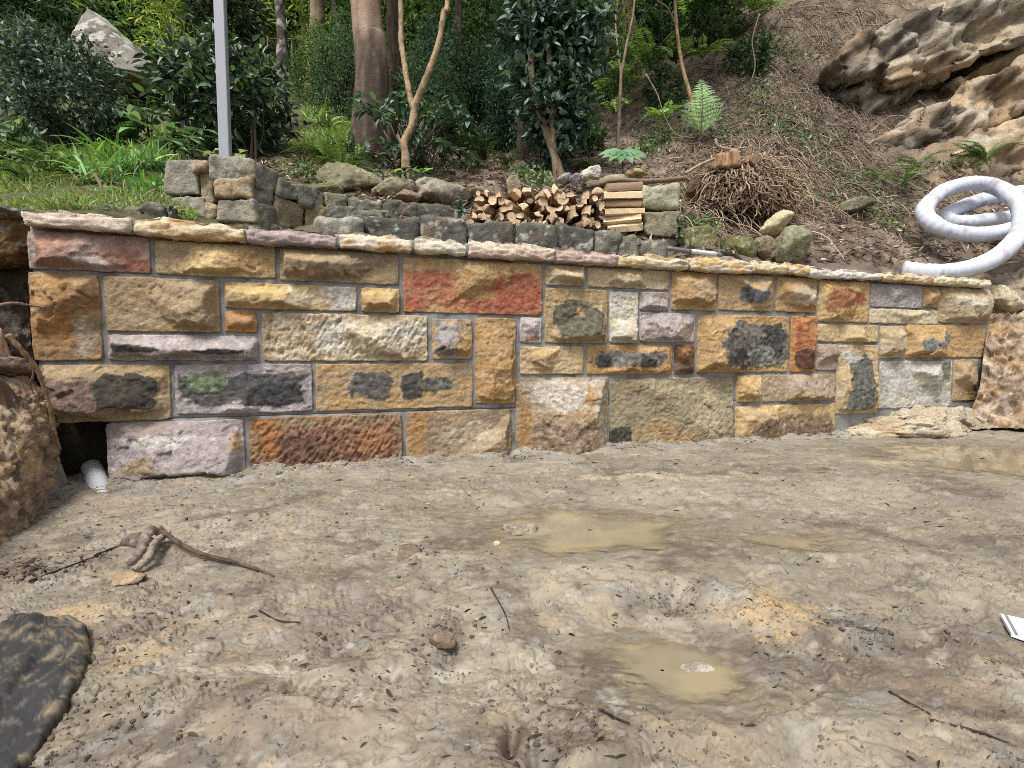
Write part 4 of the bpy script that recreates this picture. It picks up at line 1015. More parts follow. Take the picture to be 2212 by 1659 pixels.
tub = obj('plastic_tub', None or make_mesh('plastic_tub', *tube([(0, 0, -.03), (0, 0, -.028), (0, 0, .03), (0, 0, .036)], [.042, .046, .052, .055], 20), C(226, 226, 224)), m_post)
tub.location = (wb[0], wb[1] + .08, wb[2] + .02); tag(tub, 'small white plastic tub left on the old stone wall', 'tub')

# ------------------------------------------------------------------ white sock wrapped drain pipe
PIPE = [(1950, 582, 3.10), (1990, 588, 3.06), (2045, 588, 3.06), (2115, 573, 3.12), (2172, 540, 3.22), (2208, 490, 3.38), (2200, 440, 3.58), (2160, 408, 3.74), (2105, 396, 3.80), (2040, 412, 3.76), (1997, 455, 3.60),
        (2030, 492, 3.48), (2105, 507, 3.44), (2180, 497, 3.50), (2260, 470, 3.65), (2300, 435, 3.85), (2265, 412, 3.98), (2200, 416, 4.0), (2120, 432, 3.98), (2060, 455, 3.92), (2040, 470, 3.86), (2068, 480, 3.82), (2130, 477, 3.80), (2200, 468, 3.85), (2300, 455, 3.95)]
pp = smooth_path([P(*q) for q in PIPE], 900)
arc = np.concatenate([[0], np.cumsum(np.linalg.norm(np.diff(pp, axis=0), axis=1))])
rad = 0.056 + 0.0014 * np.sin(arc * 150) * sstep(0.4, -0.3, fbm2(arc * 2, arc * 0, 2, 700)) + 0.003 * fbm2(arc * 14, arc * 0 + 3, 3, 702)
V, F = tube(pp, rad, 22, True)
V = V + 0.0015 * fbm3(V * 30, 2, 703)[:, None]
c = np.tile(C(206, 214, 232, .82), (len(V), 1)); c = mixc(c, C(190, 190, 192, .8), sstep(.2, .7, fbm3(V * 6, 3, 705)) * .5); c = mixc(c, C(150, 126, 100), sstep(.25, .6, fbm3(V * 9, 4, 706)) * .45)
m_sock = attr_mat('white_sock', 0.8, 0.06, 200, 0.3, 260, 0.002, 0.2, 400)
tag(obj('drain_pipe', make_mesh('drain_pipe', V, F, c), m_sock), 'coil of white fabric covered drainage pipe lying behind the wall', 'pipe')
# pipe stub in the gap under the wall
a_, b_ = P(196, 958, 1.93), P(222, 1030, 1.66); a_[2] = gz(a_[0], a_[1]) + .010; b_[2] = gz(b_[0], b_[1]) - .045
q = smooth_path([a_, (a_ + b_) / 2 + np.array([0, 0, .012]), b_], 60); ar = np.linspace(0, 1, 60)
V, F = tube(q, .034 + .002 * np.sin(ar * 110), 20)
tag(obj('pipe_stub', make_mesh('pipe_stub', V, F, C(196, 198, 204, .8)), m_sock), 'short ribbed white pipe poking from the gap under the wall', 'pipe')

# ------------------------------------------------------------------ spade handle behind the coping
sp = thing('spade_handle', 'grey spade shaft with black grip lying behind the coping', 'spade', P(1520, 545, 2.86))
def seg(a, b, r, col, name, n=6, y=2.86, ns=12):
    A, B = P(*a, y), P(*b, y); q = np.linspace(A, B, n)
    V, F = tube(q - np.array(sp.location), r, ns); return obj(name, make_mesh(name, V, F, col), m_post, sp)
sh_ = seg((1440, 536), (1495, 543), .0125, C(112, 112, 118), 'shaft'); seg((1493, 542.6), (1548, 549), .0135, C(206, 216, 228), 'label_sleeve').parent = sh_; seg((1546, 549), (1560, 551), .0125, C(112, 112, 118), 'collar')
gr_ = seg((1558, 546), (1584, 548), .017, C(40, 40, 42), 'grip'); seg((1580, 547), (1584, 547.5), .0175, C(214, 150, 70), 'grip_end').parent = gr_; seg((1584, 548), (1600, 562), .012, C(46, 46, 48), 'yoke')

# ------------------------------------------------------------------ firewood
def log_mesh(kind, seed, L=0.30, R=0.036, br=None):
    rs = np.random.RandomState(seed)
    if kind == 'round': a = np.linspace(0, 2 * np.pi, 18, endpoint=False); prof_ = np.stack([np.cos(a), np.sin(a) * rs.uniform(.8, 1)], 1) * (1 + .06 * rs.normal(size=18))[:, None]; bark = np.ones(18)
    elif kind == 'half':
        a = np.linspace(0, np.pi, 12); prof_ = np.concatenate([np.stack([np.cos(a), np.sin(a)], 1), np.stack([np.linspace(-.7, .7, 5), rs.normal(0, .06, 5)], 1)]); bark = np.r_[np.ones(12), np.zeros(5)]; prof_[:, 1] -= .35
    elif kind == 'wedge':
        a = np.linspace(.25, .25 + np.pi * .55, 9); prof_ = np.concatenate([np.stack([np.cos(a), np.sin(a)], 1) * 1.5, [[-.05, .55 + rs.normal(0, .05)], [-.12, -.05], [.55, .1 + rs.normal(0, .05)]]]); bark = np.r_[np.ones(9), np.zeros(3)]; prof_ -= prof_.mean(0)
    else: prof_ = np.array([[-1.3, -.5], [-.5, -.62], [.4, -.5], [1.3, -.55], [1.35, .1], [1.1, .55], [.2, .45], [-.6, .6], [-1.25, .35]]) * (1 + .1 * rs.normal(size=(9, 1))); bark = np.r_[np.zeros(4), np.ones(2), np.zeros(3)]
    prof_ = prof_ * R
    m = len(prof_); ys = np.linspace(-L / 2, L / 2, 7); sk = rs.normal(0, .01, 2)
    V = []; Cc = []
    cw = C(232, 198, 152, .85) * rs.uniform(.62, 1.12); cb = C(140, 98, 70) * rs.uniform(.7, 1.3); cs = C(212, 176, 130, .85) * rs.uniform(.75, 1.05)
    if br: cs = C(228, 198, 152, .85) * br; cw = C(214, 176, 126, .85) * br; cb = C(160, 128, 98)
    for i, y in enumerate(ys):
        ring = prof_ * (1 + .03 * rs.normal(size=(m, 1))) + sk * (i / 6 - .5)
        V += [(x, y, z) for x, z in ring]; Cc += [cb if k > .5 else cs for k in bark]
    n0 = len(V)
    k = np.arange(m); k2 = (k + 1) % m
    F = [np.stack([i * m + k, i * m + k2, (i + 1) * m + k2, (i + 1) * m + k], 1) for i in range(6)]
    F = np.concatenate(F)[:, ::-1]; F = np.concatenate([F[:, [0, 1, 2]], F[:, [0, 2, 3]]])
    for e, i in ((0, 0), (1, 6)):                       # sawn ends: rim, ring and centre
        rim = np.array(V[i * m:(i + 1) * m]); cen = rim.mean(0); base = len(V)
        mid = cen + (rim - cen) * .55; dy = rs.normal(0, .003)
        V += list(map(tuple, rim)) + list(map(tuple, mid + np.array([0, dy, 0]))) + [tuple(cen + np.array([0, dy, 0]))]
        Cc += [cw * .82] * m + [cw * rs.uniform(.95, 1.08) for _ in range(m)] + [cw * .78]
        f = [(base + a, base + b, base + m + b) for a, b in zip(k, k2)] + [(base + a, base + m + b, base + m + a) for a, b in zip(k, k2)] + [(base + m + a, base + m + b, base + 2 * m) for a, b in zip(k, k2)]
        f = np.array(f); F = np.concatenate([F, f if e == 0 else f[:, ::-1]])
    me = make_mesh('firewood_log', np.array(V), F, np.array(Cc), False); me.materials.append(M_wood); return me
LG = {k: [log_mesh(k, 720 + 9 * i + j, R=r) for j in range(8)] for i, (k, r) in enumerate([('round', .030), ('half', .036), ('wedge', .036), ('slab', .030)])}
LLAB = {'round': 'whole round firewood log with bark and sawn end in the pile', 'half': 'half round split firewood log in the pile', 'wedge': 'wedge shaped split firewood log in the pile', 'slab': 'flat split slab of firewood in the pile'}
rl = np.random.RandomState(21)
for row in range(5):
    x = 1016 + [0, 3, 12, 26, 44, 75][row]; x1 = [1302, 1304, 1306, 1306, 1304, 1290][row]
    while x < x1:
        kd = rl.choice(['round', 'half', 'wedge', 'slab'], p=[.16, .28, .38, .18])
        yd = 3.10 + rl.uniform(-.03, .05) + row * .012
        q = P(x, 482 - row * 17.0 + rl.uniform(-3, 3), yd)
        o = obj('firewood_log', LG[kd][rl.randint(8)], None); s = rl.uniform(.62, 1.2)
        if row == 4 and rl.rand() < .3: q[2] -= .015
        o.location = (q[0], q[1] + .15, q[2]); o.scale = (s, rl.uniform(.85, 1.1), s); o.rotation_euler = (rl.normal(0, .07), rl.uniform(0, 6.28), rl.normal(0, .32))
        tag(o, LLAB[kd], 'firewood', 'firewood pile: ' + kd + ' logs'); x += rl.uniform(19, 26) * s
LB_ = [log_mesh('slab', 790, R=.03, br=1.0), log_mesh('wedge', 791, R=.034, br=.9), log_mesh('slab', 792, R=.031, br=1.05), log_mesh('half', 793, R=.033, br=.95), log_mesh('slab', 794, R=.03, br=.85), log_mesh('half', 795, R=.033, br=.7)]
for k in range(6):                                      # billets laid crosswise at the end of the pile
    q = P(1350 + rl.uniform(-3, 3), 488 - k * 17.5, 3.12)
    o = obj('firewood_billet', LB_[k], None)
    o.location = (q[0], q[1] + .05, q[2]); o.scale = (1.15, .82 + rl.normal(0, .05), rl.uniform(1.1, 1.6)); o.rotation_euler = (rl.normal(0, .05), rl.normal(0, .25), math.pi / 2 + rl.normal(0, .16))
    tag(o, 'split firewood billet laid crosswise beside the stone pier', 'firewood', 'crosswise firewood billets')
bk = P(1440, 390, 3.5)
V, F = tube(smooth_path([P(1285, 400, 3.3), P(1330, 390, 3.35), P(1400, 392, 3.4), P(1480, 385, 3.5)], 20), [.018] * 20, 10, True, .004, 3)
tag(obj('fallen_branch', make_mesh('fallen_branch', V, F, C(150, 124, 98)), M_bark), 'grey brown branch lying behind the stone pier', 'branch')

# ------------------------------------------------------------------ uprooted stump
sx = P(1590, 475, 3.5); stump = thing('tree_stump', 'torn tree stump with a mass of tangled dry roots', 'tree stump', sx); so = np.array(sx)
p, F, rel = boulder((.36, .24, .21), 44, 740, 6, .07, 1.8)
c = stone_col(p, mesh_normals(p, F), 741, C(116, 88, 66), moss=0, lichen=0, f=9, ochre=.3)
o = obj('root_ball', make_mesh('root_ball', p, F, c), M_bark, stump); o.location = tuple(P(1592, 428, 3.75) - so)
for k, (fx, fy, w, h, r) in enumerate([(1561, 350, .055, .06, .1), (1583, 346, .045, .07, -.15), (1622, 350, .05, .05, .5), (1660, 415, .045, .09, .5)]):
    p, F, n, rel = rough_block(w * 1.7, .09, h * 1.7, .012, .01, .009, 745 + k, .5, (3, 1, .4))
    o = obj('split_wood', make_mesh('split_wood', p, F, mixc(np.tile(C(196, 156, 108) if k < 2 else C(160, 122, 98), (len(p), 1)), C(150, 96, 60), sstep(0, .5, fbm3(p * np.array([60, 20, 9]), 3, k)))), M_wood, stump)
    o.location = tuple(P(fx, fy, 3.52) - so); o.rotation_euler = (0, r, .2 * k)
fine = MB(); rr_ = np.random.RandomState(33)
for k in range(1500):
    a = rr_.uniform(-1.1, 1.1); el = rr_.uniform(-.55, 1.25); ext = rr_.uniform(.9, 1.15)
    ext = ext * .97; st = np.array([math.sin(a) * math.cos(el) * .40, -math.cos(a) * math.cos(el) * .30, math.sin(el) * .27]) * ext + np.array(P(1592, 428, 3.75))
    tan = np.array([rr_.normal(0, .6) + .5 * math.sin(a), -.25 + rr_.normal(0, .3), -1 + rr_.normal(0, .35)])
    Lg = rr_.uniform(.04, .17); pts = [st]
    for i in range(5):
        tan = unit(tan + rr_.normal(0, .28, 3)); pts.append(pts[-1] + tan * Lg / 5)
    pts = np.array(pts); r0 = rr_.uniform(.003, .008) if k > 60 else rr_.uniform(.008, .014)
    V, F = tube(smooth_path(pts, 9), np.linspace(r0, r0 * .45, 9), 6, False)
    col = C(196, 166, 134) * rr_.uniform(.35, 1.15)
    if k < 60: obj('root', make_mesh('root', V - so, F, col), M_bark, stump)
    else: fine.add(V - so, F, col)
o = fine.build('fine_roots', M_bark, stump); o['kind'] = 'stuff'
for k, pts in enumerate([[(1480, 375), (1520, 352), (1560, 338), (1600, 328)], [(1545, 300), (1552, 316), (1580, 322), (1620, 318)], [(1650, 330), (1662, 370), (1680, 410), (1700, 440)]]):
    q = smooth_path([P(a, b, 3.55) for a, b in pts], 24); V, F = tube(q, np.linspace(.012, .006, 24), 7, True, .002, k)
    obj('root', make_mesh('root', V - so, F, C(186, 166, 140)), M_bark, stump)

# ------------------------------------------------------------------ roots hanging on the left bank, foreground wood
def cable(pts, r0, r1, col, name, label, cat, mat=None, n=40, bump=.15, ns=8):
    q = smooth_path(pts, n); V, F = tube(q, np.linspace(r0, r1, n) * (1 + .15 * np.sin(np.arange(n) * 1.7)), ns, True, r0 * bump, 5)
    c = np.tile(col, (len(V), 1)); c = mixc(c, col * .5, sstep(0, .5, fbm3(V * 60, 3, 9)))
    return tag(obj(name, make_mesh(name, V, F, c), mat or M_bark), label, cat)
cable([P(16, 722, 1.50), P(45, 755, 1.52), P(78, 795, 1.55), P(98, 845, 1.58), P(112, 900, 1.60), P(120, 940, 1.62), P(130, 972, 1.66)], .009, .004, C(176, 140, 98), 'hanging_root', 'long tan root hanging down the left wall end to the gap', 'root')
cable([P(-20, 662, 1.55), P(30, 655, 1.58), P(65, 660, 1.62), P(98, 664, 1.66)], .006, .003, C(170, 136, 116), 'hanging_root', 'short pinkish root sticking out across the first wall stone', 'root')
cable([P(60, 775, 1.55), P(72, 800, 1.56), P(66, 830, 1.57), P(72, 850, 1.58)], .0035, .0015, C(160, 128, 96), 'hanging_root', 'thin rootlet dangling beside the long tan root', 'root', n=24)
def gp(fx, fy, dz=0.0):
    q = on_ground(fx, fy); return np.array([q[0], q[1], gz(q[0], q[1]) + dz])
dw = thing('driftwood', 'gnarled grey root piece with a long dark tail on the mud', 'wood', gp(315, 1215)); do_ = np.array(dw.location)
for k, (pts, r0, r1, col, nm) in enumerate([
    ([gp(275, 1232, .02), gp(300, 1220, .03), gp(318, 1198, .045), gp(338, 1180, .05), gp(362, 1176, .03)], .010, .014, C(180, 164, 146), 'knot'),
    ([gp(290, 1240, .012), gp(320, 1226, .025), gp(335, 1205, .035), gp(352, 1186, .03)], .009, .008, C(164, 146, 126), 'knot'),
    ([gp(352, 1178, .035), gp(385, 1195, .03), gp(430, 1212, .018), gp(500, 1228, .014), gp(560, 1242, .01), gp(592, 1250, .006)], .0065, .003, C(104, 86, 72), 'tail'),
    ([gp(345, 1180, .04), gp(310, 1180, .03), gp(250, 1190, .015), (gp(205, 1215, .008))], .004, .002, C(110, 90, 72), 'tail')]):
    q = smooth_path(pts, 40); V, F = tube(q, np.linspace(r0, r1, 40) * (1 + .08 * np.sin(np.arange(40) * .9)), 12, True, .004 if nm == 'knot' else .0012, k + 3)
    c = np.tile(col, (len(V), 1)); c = mixc(c, col * .45, sstep(-.1, .4, fbm3(V * np.array([40, 40, 40]), 3, k)))
    obj(nm, make_mesh(nm, V - do_, F, c), M_bark, dw)
def grock(fx, fy, w, h, d, seed, col, label):
    q = gp(fx, fy); p, F, rel = boulder((w, d, h), 16, seed, 8, .06)
    o = obj('rock', make_mesh('rock', p, F, stone_col(p, mesh_normals(p, F), seed, col, moss=0, lichen=.2, f=30)), M_stone); o.location = (q[0], q[1], q[2] + h * .35); return tag(o, label, 'rock')
grock(277, 1250, .040, .017, .026, 760, C(176, 148, 112), 'flat tan stone in front of the gnarled root piece')
grock(292, 1185, .045, .03, .03, 761, C(110, 100, 92), 'dark stone caught behind the gnarled root piece')
grock(1074, 1178, .010, .008, .009, 762, C(206, 192, 150), 'single pale pebble on the mud before the big tan block')
grock(275, 1030, .018, .014, .014, 763, C(206, 160, 96), 'small orange stone at the foot of the mauve block')
grock(880, 1207, .034, .022, .03, 764, C(128, 112, 98), 'muddy brown clod left of the long puddle')
grock(1122, 1142, .055, .022, .035, 765, C(160, 148, 128), 'lump of mud standing in the long puddle')
grock(1500, 1437, .035, .012, .014, 766, C(176, 166, 148), 'lump of mud standing in the round puddle')
grock(1870, 1362, .022, .014, .018, 767, C(120, 116, 108), 'dark grey clod of clay right of the yellow sand')
grock(958, 1398, .026, .016, .022, 768, C(112, 98, 86), 'dark brown crumbly clod in the middle of the mud')
grock(165, 975, .018, .014, .016, 769, C(150, 146, 138), 'grey cobble beside the short white pipe'); grock(182, 985, .013, .01, .012, 770, C(140, 132, 116), 'small dull cobble against the short white pipe')
# twigs pressed into the mud
for k, (pts, r) in enumerate([([(2010, 1570), (2060, 1578), (2120, 1596), (2180, 1610)], .003), ([(1300, 1560), (1335, 1585), (1360, 1592)], .0022), ([(1920, 1500), (1960, 1530), (2010, 1560)], .002), ([(60, 1270), (150, 1235), (220, 1205)], .003), ([(560, 1330), (600, 1345), (650, 1350)], .002), ([(1060, 1290), (1090, 1330), (1100, 1370)], .002)]):
    lab = ['long dark twig pressed in the mud at lower right', 'curved twig left of the round puddle', 'short dark twig above the long dark twig', 'thin root running from dark soil to the gnarled wood', 'small twig below the tail of the gnarled wood', 'thin curved twig in the middle of the mud'][k]
    lab = lab.replace(' at lower right', ' beyond the white board') 
    cable([gp(a, b, .003) for a, b in pts], r, r * .5, C(76, 62, 54), 'twig', lab, 'twig', n=18, ns=6)

# black geotextile sheet, dusted with sand
rowsF = [1338, 1370, 1420, 1480, 1530, 1590, 1640, 1700]; xr = [140, 188, 196, 180, 150, 108, 66, 18]
fy = np.linspace(1338, 1700, 60); R_ = np.interp(fy, rowsF, xr) + 5 * fbm2(fy * .05, fy * 0, 3, 788); L_ = np.interp(fy, [1338, 1380, 1450, 1700], [60, -10, -120, -160])
Vs = []; cs = []
for i in range(60):
    for j_, u in enumerate(np.linspace(0, 1, 48)):
        q = on_ground(L_[i] + (R_[i] - L_[i]) * u, fy[i]); Vs.append((q[0], q[1], q[2], u, i / 59))
Vs = np.array(Vs); gzz = np.array([gz(v[0], v[1]) for v in Vs])
edge_ = np.minimum(sstep(0, .03, 1 - Vs[:, 3]), sstep(0, .02, Vs[:, 4]))
lift = .003 + .004 * edge_ + .007 * fbm2(Vs[:, 0] * 7, Vs[:, 1] * 7, 3, 780) * edge_ + .006 * ridge2(Vs[:, 0] * 9 + Vs[:, 1] * 7, Vs[:, 1] * 3 - Vs[:, 0] * 2, 3, 782) * edge_
gs = gzz.reshape(60, 48)
for _ in range(12): gp_ = np.pad(gs, 1, mode='edge'); gs = (gp_[1:-1, 1:-1] * 2 + gp_[:-2, 1:-1] + gp_[2:, 1:-1] + gp_[1:-1, :-2] + gp_[1:-1, 2:]) / 6
zz = np.maximum(gs.ravel() + lift, gzz + .0015)
zz = np.where((Vs[:, 3] > .995) | (Vs[:, 4] < .005), gzz - .004, zz)
c = np.tile(C(58, 58, 60), (len(Vs), 1)); dn = fbm2(Vs[:, 0] * 26, Vs[:, 1] * 26, 5, 784, .75)
c = mixc(c, C(166, 142, 104), sstep(-.1, .9, .8 * dn + .9 * (.22 - Vs[:, 4]) + .5 * sstep(.75, 1, Vs[:, 3]) - .1) * .7); c = mixc(c, C(120, 116, 108), sstep(.25, .7, fbm2(Vs[:, 0] * 60, Vs[:, 1] * 60, 3, 786)) * .5)
V = np.stack([Vs[:, 0], Vs[:, 1], zz], 1)
m_tex = attr_mat('geotextile', 0.85, 0.3, 300, 0.4, 320, 0.002, 0.25, 500)
V[:, 2] += .007 * (1 - np.abs(2 * ((Vs[:, 0] * 6 + Vs[:, 1] * 9 + .8 * fbm2(Vs[:, 0] * 5, Vs[:, 1] * 5, 2, 789)) % 1) - 1)) ** 6 * edge_
sh = obj('geotextile_sheet', make_mesh('geotextile_sheet', V, grid_faces(48, 60), c), m_tex); so_ = sh.modifiers.new('thickness', 'SOLIDIFY'); so_.thickness = .004
tag(sh, 'black geotextile sheet dusted with yellow sand lying on the mud', 'fabric sheet')
# broken white board at the right
bd = thing('white_board', 'broken piece of white board with a grey stripe on the mud', 'board', gp(2200, 1362)); bo_ = np.array(bd.location)
qs = [gp(2160, 1339, .012), gp(2330, 1375, .012), gp(2340, 1425, .012), gp(2184, 1378, .010)]
def quad_slab(name, pts, th, col, mat):
    V = np.array([q for q in pts] + [q - np.array([0, 0, th]) for q in pts]) - bo_
    F = np.array([[0, 3, 2, 1], [4, 5, 6, 7], [0, 1, 5, 4], [1, 2, 6, 5], [2, 3, 7, 6], [3, 0, 4, 7]]); return obj(name, make_mesh(name, V, F, col, False), mat, bd)
pn_ = quad_slab('panel', qs, .008, C(236, 238, 242, .85), m_post)
t_ = lambda a, b, k: a + (b - a) * k
quad_slab('stripe', [t_(qs[0], qs[1], .05) + [0, 0, .002], t_(qs[0], qs[1], .085) + [0, 0, .002], t_(qs[3], qs[2], .10) + [0, 0, .002], t_(qs[3], qs[2], .05) + [0, 0, .002]], .003, C(130, 134, 140), m_post).parent = pn_

# ------------------------------------------------------------------ loose crumbs, gravel and sand lumps on the mud
_g = (1 + 5 ** .5) / 2
_ov = unit(np.array([(-1, _g, 0), (1, _g, 0), (-1, -_g, 0), (1, -_g, 0), (0, -1, _g), (0, 1, _g), (0, -1, -_g), (0, 1, -_g), (_g, 0, -1), (_g, 0, 1), (-_g, 0, -1), (-_g, 0, 1)], float))
_of = np.array([(0, 11, 5), (0, 5, 1), (0, 1, 7), (0, 7, 10), (0, 10, 11), (1, 5, 9), (5, 11, 4), (11, 10, 2), (10, 7, 6), (7, 1, 8), (3, 9, 4), (3, 4, 2), (3, 2, 6), (3, 6, 8), (3, 8, 9), (4, 9, 5), (2, 4, 11), (6, 2, 10), (8, 6, 7), (9, 8, 1)])
def lumps(name, pts, size, cols, mat, seed, flat=.6):
    rs = np.random.RandomState(seed); n = len(pts); m = len(_ov)
    sc3 = size[:, None] * rs.uniform(.6, 1.3, (n, 3)) * np.array([1, 1, flat])
    base = _ov[None] * (1 + rs.normal(0, .16, (n, m)))[..., None] * sc3[:, None, :]
    a = rs.uniform(0, 6.28, n); ca, sa = np.cos(a)[:, None], np.sin(a)[:, None]
    V = np.stack([base[..., 0] * ca - base[..., 1] * sa, base[..., 0] * sa + base[..., 1] * ca, base[..., 2]], -1) + pts[:, None, :]
    F = (_of[None] + (np.arange(n) * m)[:, None, None]).reshape(-1, 3)
    c = np.repeat(cols, m, 0)
    return tag(obj(name, make_mesh(name, V.reshape(-1, 3), F, c), mat), kind='stuff')
rg = np.random.RandomState(5)
vis = np.where((GY > .6) & (GY < 3.2) & (np.abs(GX / GY) < 1.35) & (dwall > .01) & (riseL < .3) & (wet < .5))[0]
wgt = (0.05 + churn[vis] ** 2 * 1.5 + sstep(.1, .5, fbm2(GX[vis] * 3, GY[vis] * 3, 3, 790))); wgt /= wgt.sum()
ii = rg.choice(vis, 2400, True, wgt)
pts = np.stack([GX[ii], GY[ii], GZ[ii]], 1); sz = .0016 + .0045 * rg.rand(len(ii)) ** 3.5
lumps('mud_crumbs', pts, sz, colr[ii] * rg.uniform(.65, 1.02, (len(ii), 1)), M_soil, 6)
def flecks(name, n, seed, smin_, smax_, cols):
    rs = np.random.RandomState(seed); w2 = .15 + sstep(-.1, .5, fbm2(GX[vis] * 4, GY[vis] * 6, 3, seed)); w2 = w2 * (1 - sstep(.1, .5, wet[vis])); w2 /= w2.sum()
    jj = rs.choice(vis, n, True, w2); L = (smin_ + (smax_ - smin_) * rs.rand(n) ** 3)[:, None] * np.clip(GY[jj] / 1.3, .8, 2)[:, None]; a = rs.normal(0, .55, n) + np.pi * (rs.rand(n) < .5)
    d = np.stack([np.cos(a), np.sin(a), rs.normal(0, .12, n)], 1); s = np.stack([-np.sin(a), np.cos(a), rs.normal(0, .2, n)], 1); c0 = np.stack([GX[jj], GY[jj], GZ[jj] + .002], 1); W = L * rs.uniform(.06, .22, (n, 1))
    b = rs.normal(0, .3, (n, 1)) * s
    V = np.stack([c0 - d * L, c0 - d * L * .3 + (s + b) * W, c0 + d * L * .4 + (s * .8 + b) * W, c0 + d * L, c0 + d * L * .3 - (s - b) * W * .7, c0 - d * L * .4 - (s - b) * W], 1)
    V[:, [1, 2]] += np.array([0, 0, .003]) * rs.rand(n, 1, 1); F = (np.array([[0, 5, 1], [1, 5, 4], [1, 4, 2], [2, 4, 3]])[None] + (np.arange(n) * 6)[:, None, None]).reshape(-1, 3)
    c = np.array(cols)[rs.randint(0, len(cols), n)] * rs.uniform(.6, 1.2, (n, 1))
    tag(obj(name, make_mesh(name, V.reshape(-1, 3), F, np.repeat(c, 6, 0), False), M_soil), kind='stuff')
flecks('crack_shade_flecks', 1300, 795, .002, .015, [C(64, 54, 46), C(84, 72, 62), C(100, 88, 76)])  # dark slivers coloured to stand in for shade inside small mud cracks
flecks('sand_flecks', 1200, 796, .002, .009, [C(206, 190, 160), C(196, 164, 112), C(160, 158, 150)])
def cluster(fx, fy, n, rx, ry, smax, col, seed, name):
    q = on_ground(fx, fy); rs = np.random.RandomState(seed); x = q[0] + rs.normal(0, px(rx, q[1]), n); y = q[1] + rs.normal(0, px(ry, q[1]) * 1.9, n)
    z = np.array([gz(a, b) for a, b in zip(x, y)]); s = .0016 + smax * .5 * rs.rand(n) ** 3.5
    lumps(name, np.stack([x, y, z + s * .2], 1), s, col[None, :] * rs.uniform(.75, 1.1, (n, 1)), M_soil, seed, .45)
cluster(1660, 1330, 300, 60, 22, .005, C(190, 156, 104), 801, 'sand_lumps'); cluster(960, 1400, 110, 34, 26, .009, C(108, 96, 86), 802, 'soil_lumps'); cluster(1460, 1300, 110, 50, 14, .009, C(130, 116, 100), 803, 'soil_lumps')
cluster(1870, 1375, 110, 30, 11, .010, C(118, 116, 110), 804, 'clay_lumps'); cluster(1230, 1620, 90, 110, 16, .008, C(124, 110, 94), 806, 'soil_lumps'); cluster(60, 1235, 260, 50, 20, .012, C(100, 84, 72), 807, 'soil_lumps')
n = 900; s_ = rg.uniform(.25, 5.2, n); o_ = np.abs(rg.normal(0.03, .035, n)) + .012; g3 = wpt(s_, np.zeros(n), o_); g3[:, 2] = [gz(a, b) for a, b in g3[:, :2]]
lumps('gravel', g3, .003 + .011 * rg.rand(n) ** 3, np.array([C(160, 156, 146), C(196, 164, 110), C(130, 128, 122)])[rg.randint(0, 3, n)] * rg.uniform(.7, 1.1, (n, 1)), M_stone, 8)
yl = P(250, 803, wdep(250) - .04); V = np.array([(-.012, 0, 0), (0, -.004, .006), (.014, 0, .001), (0, -.003, -.005)]); o = obj('fallen_leaf', make_mesh('fallen_leaf', V, np.array([[0, 3, 1, 1], [1, 3, 2, 2]])[:, :3], C(226, 180, 40), False), M_leaf); o.location = tuple(yl); tag(o, 'tiny yellow leaf stuck on a brown patched wall stone', 'leaf')

# ------------------------------------------------------------------ plants
def leaves(mb, pos, d, nrm, L, W, col, detail=0, fold=0.25, droop=0.12):
    pos = np.asarray(pos, float); n = len(pos); d = unit(np.asarray(d, float)); nrm = np.asarray(nrm, float)
    s = unit(np.cross(d, nrm)); nn = np.cross(s, d)
    L = np.broadcast_to(np.asarray(L, float), (n,))[:, None]; W = np.broadcast_to(np.asarray(W, float), (n,))[:, None]
    col = np.asarray(col, float)
    if col.ndim == 1: col = np.tile(col, (n, 1))
    if detail == 0:
        V = np.stack([pos, pos + d * L * .45 - s * W * .5 + nn * W * fold, pos + d * L - nn * L * droop, pos + d * L * .45 + s * W * .5 + nn * W * fold], 1)
        f = np.array([[0, 2, 1], [0, 3, 2]]); k = 4
    else:
        def at(t, w, up): return pos + d * L * t + s * W * w + nn * W * up - nn * L * droop * t * t
        V = np.stack([pos, at(.33, 0, 0), at(.68, 0, 0), at(1, 0, 0), at(.25, -.44, fold * .8), at(.25, .44, fold * .8), at(.62, -.42, fold * .7), at(.62, .42, fold * .7)], 1)
        f = np.array([[0, 1, 4], [4, 1, 6], [1, 2, 6], [6, 2, 3], [0, 5, 1], [5, 7, 1], [1, 7, 2], [7, 3, 2]]); k = 8
    F = (f[None] + (np.arange(n) * k)[:, None, None]).reshape(-1, 3)
    mb.add(V.reshape(-1, 3), F, np.repeat(col, k, 0))

def rcol(rs, n, cols, v=.28):
    c = np.array(cols)[rs.randint(0, len(cols), n)] * 1.7
    return c * (1 + rs.normal(0, v, (n, 1))).clip(.35, 1.8) * (1 + rs.normal(0, .06, (n, 3)))

def crown_mb(mb, rs, cen, radii, n, L, W, cols, clumps=60, detail=0, hollow=.45, sig=.17, droop=.12, up=.35, glossn=.5):
    cd = unit(rs.normal(size=(clumps, 3))); cr = rs.uniform(hollow, 1.0, clumps) ** .6
    cc = cd * cr[:, None]; k = rs.randint(0, clumps, n)
    q = cc[k] + rs.normal(0, sig, (n, 3)); out = unit(cc[k] + .6 * (q - cc[k]) / max(sig, .01) * .3)
    pos = np.asarray(cen) + q * np.asarray(radii)
    d = unit(out * .55 + rs.normal(0, .6, (n, 3)) + np.array([0, 0, -.15])); nrm = unit(np.array([0, 0, glossn]) + out * up + rs.normal(0, .45, (n, 3)))
    leaves(mb, pos, d, nrm, L * rs.uniform(.65, 1.25, n), W * rs.uniform(.7, 1.2, n), rcol(rs, n, cols), detail, .25, droop)
    return np.asarray(cen) + cc * np.asarray(radii)

